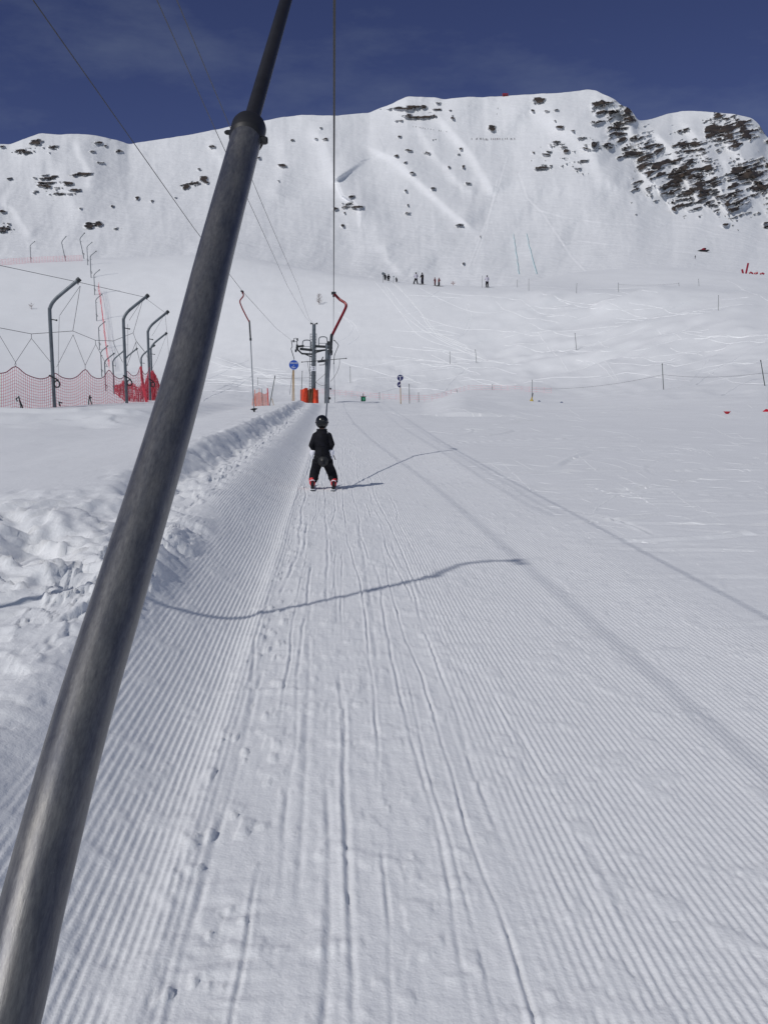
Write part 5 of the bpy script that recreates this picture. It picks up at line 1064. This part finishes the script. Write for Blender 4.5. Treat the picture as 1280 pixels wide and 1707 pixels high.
# little signs and sticks on the crest
for (px, py), yt, rr, lab in (((638.3, 465.5), 456.2, .26, 'grey round sign on a post at the left end of the people on the crest'), ((655.8, 468.5), 461, .12, 'tiny sign on a post between the sitting people on the crest')):
    b = hit(px, py, 100); r = math.hypot(b.x, b.y); b = Vector(atR(px, py, min(r, 162))); t = thing('crest_sign', b, lab, 'sign', 'little signs on the crest'); c = atY(px + .3, yt, b.y)
    mb = MB(); mb.tube([b - V(0, 0, .6), c], .035, 6); put('post', mb, 'pole', t); mb = MB(); dsk(mb, c, rr, .04, 16); put('sign_plate', mb, 'steel', t)
# far skiers, a few pixels tall
def tiny(mat):
    B = MB(); B.tube([V(0, 0, .85), V(0, 0, 1.15), V(0, .02, 1.42)], [.19, .20, .11], 8); B.ell(V(0, .02, 1.6), (.12, .13, .15), None, 8, 6)
    for s_ in (-1, 1): B.tube([V(.09 * s_, 0, .9), V(.14 * s_, .05, .48), V(.14 * s_, 0, 0)], [.13, .10, .09], 6); B.tube([V(.17 * s_, 0, 1.38), V(.28 * s_, .05, 1.12), V(.24 * s_, .22, .98)], [.075, .065, .05], 6)
    r = fused('person', B, mat, None, .09, 2); me = r.data; bpy.data.objects.remove(r); return me
tm = []
for mname in ('cloth', 'maroon', 'cloth2', 'netdark'):
    me = tiny(mname)
    if not me.materials: me.materials.append(M[mname])
    tm.append(me)
def far_person(px, py, me, label, group, face=0, sc=1.0):
    p = on_mountain(px, py); o = bpy.data.objects.new('person', me); COL.objects.link(o); o.location = p - V(0, 0, .1); o.rotation_euler = (0, 0, face); o.scale = (sc,) * 3; tag(o, label, 'person', group)
rs = random.Random(3)
for k, px in enumerate([786.5, 793.5, 796, 799.5, 802, 804, 806.5, 809, 811, 813, 818, 821, 824.5, 827.5, 830, 833, 836.5, 842, 845.5, 850.5, 852.5, 857.5]):
    far_person(px, 233.3 + (1.2 if 804 < px < 814 else 0), tm[1] if 817 < px < 837 and k % 2 else tm[rs.choice((0, 0, 2))], 'tiny distant skier in the long row of people below the mountain boulder', 'skiers in a row high on the mountain', rs.uniform(0, 6), 1.0)
for k, px in enumerate([688, 693, 699.5, 702.5, 706, 709, 713, 717, 722, 731, 735, 744]):
    far_person(px, 212 + (px - 688) * .16, tm[0], 'tiny distant figure in the slanting row below the rock bands left of the peak', 'figures in a slanting row on the mountain', rs.uniform(0, 6), .8)
far_person(829.5, 182, tm[0], 'tiny lone skier just below the skyline, upper one', 'lone skiers high on the mountain', 0, .85); far_person(828, 191, tm[2], 'tiny lone skier just below the skyline, lower one', 'lone skiers high on the mountain', 1, .85); far_person(1158, 432, tm[0], 'tiny lone skier below the red groomer', 'lone skiers high on the mountain', 1, 1); far_person(781.5, 177.5, tm[0], 'tiny lone skier high left of the mountain hut', 'lone skiers high on the mountain', 1, .7)

# ------------------------------------------------------------------ red hut, groomer, letters, slope nets
p = on_mountain(842, 160.5); r = math.hypot(p.x, p.y); m_ = r / F
hut = thing('lift_station', p, 'tiny red open framed lift station on the skyline', 'building')
mb = MB()
for xx in (-3.6, 3.6):
    for yy in (-.9, .9): mb.box(p + V(xx * m_, yy, 1.2 * m_ + .0), (.35 * m_ * 2, .4, 3.6 * m_))
mb.box(p + V(0, -.9, 1.6 * m_), (1.6 * m_, .4, 2.2 * m_)); put('frame', mb, 'redpaint', hut)
mb = MB(); mb.box(p + V(0, 0, 3.2 * m_), (9.0 * m_, 2.4, 1.0 * m_), None, .1); put('roof', mb, 'redpaint', hut); mb = MB(); mb.box(p + V(0, 0, .9 * m_), (5.5 * m_, 1.6, 1.6 * m_), None, .1); put('cabin', mb, 'maroon', hut)
p = on_mountain(1172, 419); r = math.hypot(p.x, p.y); m_ = r / F
gm = thing('snow_groomer', p, 'small dark red snow groomer parked at the foot of the mountain', 'snow groomer')
mb = MB(); mb.box(p + V(-1.0 * m_, 0, 1.9 * m_), (7 * m_, 2.2, 2.2 * m_), None, .15); put('body', mb, 'redpaint', gm)
mb = MB(); mb.box(p + V(.6 * m_, 0, 3.8 * m_), (4.6 * m_, 1.9, 2.2 * m_), None, .2); cb = put('cab', mb, 'redpaint', gm); mb = MB(); mb.box(p + V(1.0 * m_, -.96, 3.9 * m_), (3.2 * m_, .04, 1.3 * m_), None, .02); mb.box(p + V(2.92 * m_, 0, 3.9 * m_), (.06, 1.5, 1.3 * m_), None, .02); put('window', mb, 'glass', cb)
for s_ in (-1, 1):
    mb = MB(); poly = [(-4.2 * m_, .9 * m_), (-3.6 * m_, 0), (3.4 * m_, 0), (4.0 * m_, .9 * m_), (3.4 * m_, 1.6 * m_), (-3.6 * m_, 1.6 * m_)]; mb.prism(poly, p + V(-.5 * m_, s_ * 1.2, 0), (1, 0, 0), (0, 0, 1), .7); put('crawler_track', mb, 'black', gm)
mb = MB(); mb.prism([(0, -.8 * m_), (2.4 * m_, -.4 * m_), (2.6 * m_, .6 * m_), (0, 1.2 * m_)], p + V(4.3 * m_, 0, .8 * m_), (1, 0, 0), (0, 0, 1), 3.4); put('blade', mb, 'darksteel', gm)
mb = MB(); mb.prism([(0, -.6 * m_), (0, 1.0 * m_), (-3.2 * m_, .7 * m_), (-3.6 * m_, -.2 * m_)], p + V(-5.0 * m_, 0, .8 * m_), (1, 0, 0), (0, 0, 1), 3.2); put('tiller', mb, 'darksteel', gm)
# big red letters, feet hidden by the ridge
RL = 228.0
lt = thing('letter_sign', V(*[float(v) for v in (lambda v: (v.x, v.y, v.z))(atR(1258, 462, RL))]), 'big red standing letters spelling a resort name, half hidden behind the right ridge', 'sign')
def lp(px, py): return atR(px, py, RL)
def stroke(mb, pts, r=.21): mb.tube([lp(a, b) for a, b in pts], r, 8)
mb = MB(); stroke(mb, [(1236, 449.0), (1239.6, 463), (1241, 467)], .22); stroke(mb, [(1246.4, 438.6), (1243.2, 453), (1241, 467)], .22); put('letter', mb, 'redpaint', lt)
mb = MB(); stroke(mb, [(1247.6, 456), (1250.5, 454), (1253.2, 455.4), (1254, 460), (1254, 468)]); stroke(mb, [(1254, 461), (1250, 461.5), (1248.3, 464), (1250, 467), (1254, 466)]); put('letter', mb, 'redpaint', lt)
mb = MB(); stroke(mb, [(1257.5, 454.5), (1257.5, 468)]); stroke(mb, [(1257.5, 457.5), (1260, 455.2), (1262.6, 455)], .25); put('letter', mb, 'redpaint', lt)
mb = MB(); stroke(mb, [(1273, 457.2), (1270, 455.4), (1267, 456.4), (1266.4, 459), (1269, 461), (1272.4, 462.5), (1273, 465.5), (1270, 468), (1266, 467)]); put('letter', mb, 'redpaint', lt)
for pts, lab in (([(855.5, 391), (857.5, 405), (860.5, 425), (863, 444), (865.5, 464)], 'left one of two thin blue green nets running down the mountain foot'), ([(877.5, 391), (881, 408), (886.5, 430), (891, 446), (896.5, 462)], 'right one of two thin blue green nets running down the mountain foot')):
    Pm = [on_mountain(a, b) for a, b in [((pts[i][0] * (1 - u) + pts[i + 1][0] * u), (pts[i][1] * (1 - u) + pts[i + 1][1] * u)) for i in range(len(pts) - 1) for u in (0, .34, .67)]]
    t = thing('course_net', Pm[-1], lab, 'net', 'blue green nets on the mountain'); mb = MB()
    for i in range(len(Pm) - 1):
        a, b = Pm[i], Pm[i + 1]; mb.add([a + V(-.02, 0, -.3), b + V(-.02, 0, -.3), b + V(-.02, 0, .45), a + V(-.02, 0, .45), a + V(.06, 0, -.3), b + V(.06, 0, -.3), b + V(.06, 0, .45), a + V(.06, 0, .45)], [(0, 1, 2, 3), (7, 6, 5, 4), (3, 2, 6, 7), (0, 4, 5, 1), (0, 3, 7, 4), (1, 5, 6, 2)])
    put('netting', mb, 'netblue', t)
    mb = MB()
    for i in range(0, len(Pm), 3): mb.tube([Pm[i] - V(0, 0, .3), Pm[i] + V(0, 0, .8)], .05, 5)
    put('stakes', mb, 'netblue', t)['kind'] = 'stuff'

# ------------------------------------------------------------------ the child being towed
YC = 13.5
def K(px, py, dy=0.0): return atY(px, py, YC + dy)
cb0 = V(K(540, 815).x, YC, zg(-.09, YC))
B = MB()
hd = K(536.5, 705, .02); nk = K(537, 721, .0); chs = K(536, 738, .0); wst = K(537, 758, -.02); hp = K(538, 768, -.03)
B.tube([hp, wst, chs, nk], [.075, .08, .085, .036], 12); B.tube([nk, hd], [.04, .04], 10); B.ell(hd, (.072, .085, .095)); B.ell(hd + V(0, .085, -.01), (.013, .02, .017), None, 6, 4); B.ell(hd + V(-.068, .0, -.01), (.012, .02, .03), None, 6, 4); B.ell(hd + V(.068, .0, -.01), (.012, .02, .03), None, 6, 4)
sh = [K(526.5, 726), K(547.5, 726)]; el = [K(519.2, 743, -.03), K(553.3, 741, -.03)]; wr_ = [K(525.5, 751.5, .03), K(549.0, 751, .03)]
for q_ in (0, 1): B.tube([nk + V(0, 0, -.03), sh[q_], el[q_], wr_[q_]], [.035, .042, .033, .026], 8)
hipj = [K(532.5, 771, -.03), K(543.5, 771, -.03)]; knj = [K(527.5, 788, .05), K(549, 787, .05)]; ank = [K(521.5, 805, .0), K(556, 805, .0)]
for q_ in (0, 1): B.tube([hipj[q_], knj[q_], ank[q_]], [.045, .036, .032], 8); B.ell(ank[q_] + V(0, .04, -.04), (.035, .085, .03), None, 8, 6)
child = fused('person', B, 'skin', None, .012, 3, loc=cb0)
tag(child, 'child skier in a black suit and black helmet seen from behind, towed up the track', 'person')
J = MB()
J.tube([K(537.2, 762, -.02), K(537, 757, -.02), K(536.5, 747, -.01), K(536.3, 737), K(536.5, 727), K(536.5, 718)], [.112, .112, .102, .118, .118, .078], 20)
J.ell(K(528.3, 727.5), (.064, .07, .05), None, 12, 8); J.ell(K(545.2, 727.5), (.064, .07, .05), None, 12, 8)
for q_ in (0, 1):
    J.tube([sh[q_].lerp(nk, .25), sh[q_], sh[q_].lerp(el[q_], .5), el[q_], el[q_].lerp(wr_[q_], .5), wr_[q_]], [.052, .056, .050, .046, .042, .038], 14)
    for f_ in (.35, .7): c = sh[q_].lerp(el[q_], f_); J.ell(c, (.054, .054, .02), None, 12, 6)
for z_, rr_ in ((757, .118), (750, .108), (742, .117)): J.ell(K(536.8, z_, -.01), (rr_, rr_ * .95, .026), None, 16, 6)
J.tube([K(536.6, 720), K(536.6, 715)], [.074, .086], 14)
jk = fused('jacket', J, 'cloth', child, .009, 4)
Mk = MB(); Mk.box(K(546.6, 721.4, -.115), (.026, .006, .006), Matrix.Rotation(-.1, 3, 'Y'), .002); put('logo_tab', Mk, 'white', jk)
T = MB()
T.ell(K(537.6, 764, -.02), (.138, .125, .10), None, 16, 10); T.ell(K(537.8, 770, -.01), (.10, .10, .07), None, 14, 8); T.ell(K(537.6, 756, -.02), (.118, .11, .08), None, 16, 10)
lx = [[(530, 768), (527.6, 777), (524.6, 787), (523.0, 796), (522.0, 803)], [(545.5, 768), (548, 777), (552.8, 787), (555.4, 796), (557, 803)]]
for q_ in (0, 1):
    P_ = [K(a, b_, d_) for (a, b_), d_ in zip(lx[q_], (-.02, .03, .05, .02, -.01))]
    T.tube(P_, [.086, .076, .074, .072, .056], 16)
    for f0, rr_ in ((1, .078), (2, .080), (3, .078)): T.ell(P_[f0] + V(0, 0, -.02), (rr_, rr_, .024), None, 14, 6)
    T.ell(P_[2].lerp(P_[3], .5), (.072, .070, .022), None, 14, 6); T.ell(P_[4], (.060, .060, .024), None, 14, 6)
fused('trousers', T, 'cloth', child, .009, 3)
# helmet
Hm = MB(); c = K(536.8, 702.8, .01)
Hm.ell(c + V(0, 0, .004), (.097, .118, .098), None, 28, 18)
Hm.ell(c + V(0, -.015, -.025), (.095, .105, .078), None, 24, 14)
h_ = fused('helmet', Hm, 'helmet', child, .006, 6)
Hv = MB(); Hv.tube([c + V(.098 * math.cos(a), .006 + .118 * math.sin(a), -.012 + .012 * math.sin(a)) for a in np.linspace(0, 2 * math.pi, 33)[:-1]], .0065, 6, closed=True); put('goggle_strap', Hv, 'cloth2', h_)
Hv = MB(); Hv.box(c + V(0, .118, -.02), (.15, .03, .07), None, .012); put('goggles', Hv, 'glass', h_)
Hv = MB()
for s_ in (-1, 1): Hv.box(c + V(.03 * s_, -.117, -.055), (.02, .01, .012), None, .003)
Hv.tube([c + V(-.035, -.112, .02), c + V(.035, -.112, .02)], .006, 6); put('helmet_vent', Hv, 'padgrey', h_)
# gloves: palm, four bent fingers of different length and a thumb, resting on the hips
for q_, s_ in ((0, -1), (1, 1)):
    w0 = wr_[q_]; GL = MB(); pm = K((521.4, 552.6)[q_], 754.0, .0)
    GL.tube([w0 + V(0, 0, .01), w0.lerp(pm, .4), pm, pm + V(0, 0, -.04)], [.050, .050, .048, .040], 12)
    for k, (L_, oy) in enumerate(((.058, .030), (.070, .010), (.066, -.011), (.050, -.030))):
        b_ = pm + V(.004 * s_, oy, -.042); GL.tube([b_, b_ + V(.006 * s_, .004, -L_ * .45), b_ + V(-.012 * s_, .006, -L_ * .8), b_ + V(-.026 * s_, .006, -L_)], [.0145, .014, .0135, .012], 8)
    b_ = pm + V(-.012 * s_, .038, .0); GL.tube([b_, b_ + V(-.016 * s_, .026, -.028), b_ + V(-.026 * s_, .028, -.055)], [.015, .0135, .011], 8)
    g_ = fused('glove', GL, 'glove', child, .005, 3)
    Cf = MB(); Cf.tube([w0 + V(0, 0, .022), w0 + V(0, 0, -.006)], [.050, .047], 14); put('glove_cuff', Cf, 'glove', g_)
    if q_: St = MB(); St.tube([pm + V(.02, 0, -.03), pm + V(.045, -.01, -.08), pm + V(.06, -.01, -.115)], .006, 6); put('wrist_strap', St, 'cloth', g_)
# boots and skis
for q_, s_, sx, ang in ((0, -1, 521.0, .02), (1, 1, 556.6, -.06)):
    Rm = Matrix.Rotation(ang, 3, 'Z'); f = K(sx, 813); f = V(f.x, YC, zg(f.x, YC) + .045)
    Bt = MB(); a_ = f + V(0, 0, 0)
    Bt.box(a_ + Rm @ V(0, .045, .045), (.088, .235, .07), Rm, .02); Bt.tube([a_ + Rm @ V(0, -.03, .05), a_ + Rm @ V(0, -.02, .075), a_ + Rm @ V(0, .0, .105)], [.048, .050, .058], 16); Bt.ell(a_ + Rm @ V(0, .12, .05), (.044, .05, .04), None, 12, 8); Bt.ell(a_ + Rm @ V(0, -.045, .045), (.045, .045, .05), None, 12, 8)
    bt = fused('ski_boot', Bt, 'bootred', child, .006, 2)
    D_ = MB(); D_.tube([a_ + Rm @ V(-.034, -.075, .082), a_ + Rm @ V(-.018, -.085, .098), a_ + Rm @ V(.018, -.085, .098), a_ + Rm @ V(.034, -.075, .082)], .0075, 8); put('boot_buckle', D_, 'white', bt)
    D_ = MB(); D_.box(a_ + Rm @ V(0, -.08, .045), (.046, .025, .07), Rm, .008); put('boot_spoiler', D_, 'black', bt)
    n = 26; L0, L1 = -.30, .56; vs = []; fs = []
    for i in range(n):
        u = i / (n - 1); y = L0 + (L1 - L0) * u; wd = .030 + .012 * abs(2 * u - 1) ** 2; wd *= math.sqrt(max(.02, 1 - max(0, (u - .93) / .07) ** 2)); wd *= math.sqrt(max(.3, 1 - max(0, (.03 - u) / .03) ** 2)); z = .11 * max(0, (u - .84) / .16) ** 2 + .012 * max(0, (.08 - u) / .08)
        for x_, z_ in ((-wd, 0), (wd, 0), (wd, .011), (-wd, .011)): vs.append(f + V(0, 0, -.040) + Rm @ V(x_, y, z + z_))
    for i in range(n - 1):
        for k in range(4): fs.append((i * 4 + k, i * 4 + (k + 1) % 4, i * 4 + 4 + (k + 1) % 4, i * 4 + 4 + k))
    fs += [(3, 2, 1, 0), tuple(range(n * 4 - 4, n * 4))]
    Sk = MB(); Sk.add(vs, fs); sk = thing('ski', f + V(0, 0, -.04), ('white tailed ski under the left foot of the child', 'white tailed ski under the right foot of the child')[q_], 'ski', 'skis worn by the child')
    put('ski_blade', Sk, 'white', sk)
    E_ = MB(); E_.box(f + Rm @ V(0, L0 - .004, -.034), (.072, .012, .010), Rm, .002); put('tail_edge', E_, 'black', sk)
    N_ = MB(); N_.box(f + Rm @ V(0, -.11, -.008), (.055, .10, .045), Rm, .012); N_.box(f + Rm @ V(0, .19, -.010), (.055, .08, .04), Rm, .012); N_.box(f + Rm @ V(0, -.165, -.004), (.03, .04, .022), Rm, .006); put('binding', N_, 'black', sk)
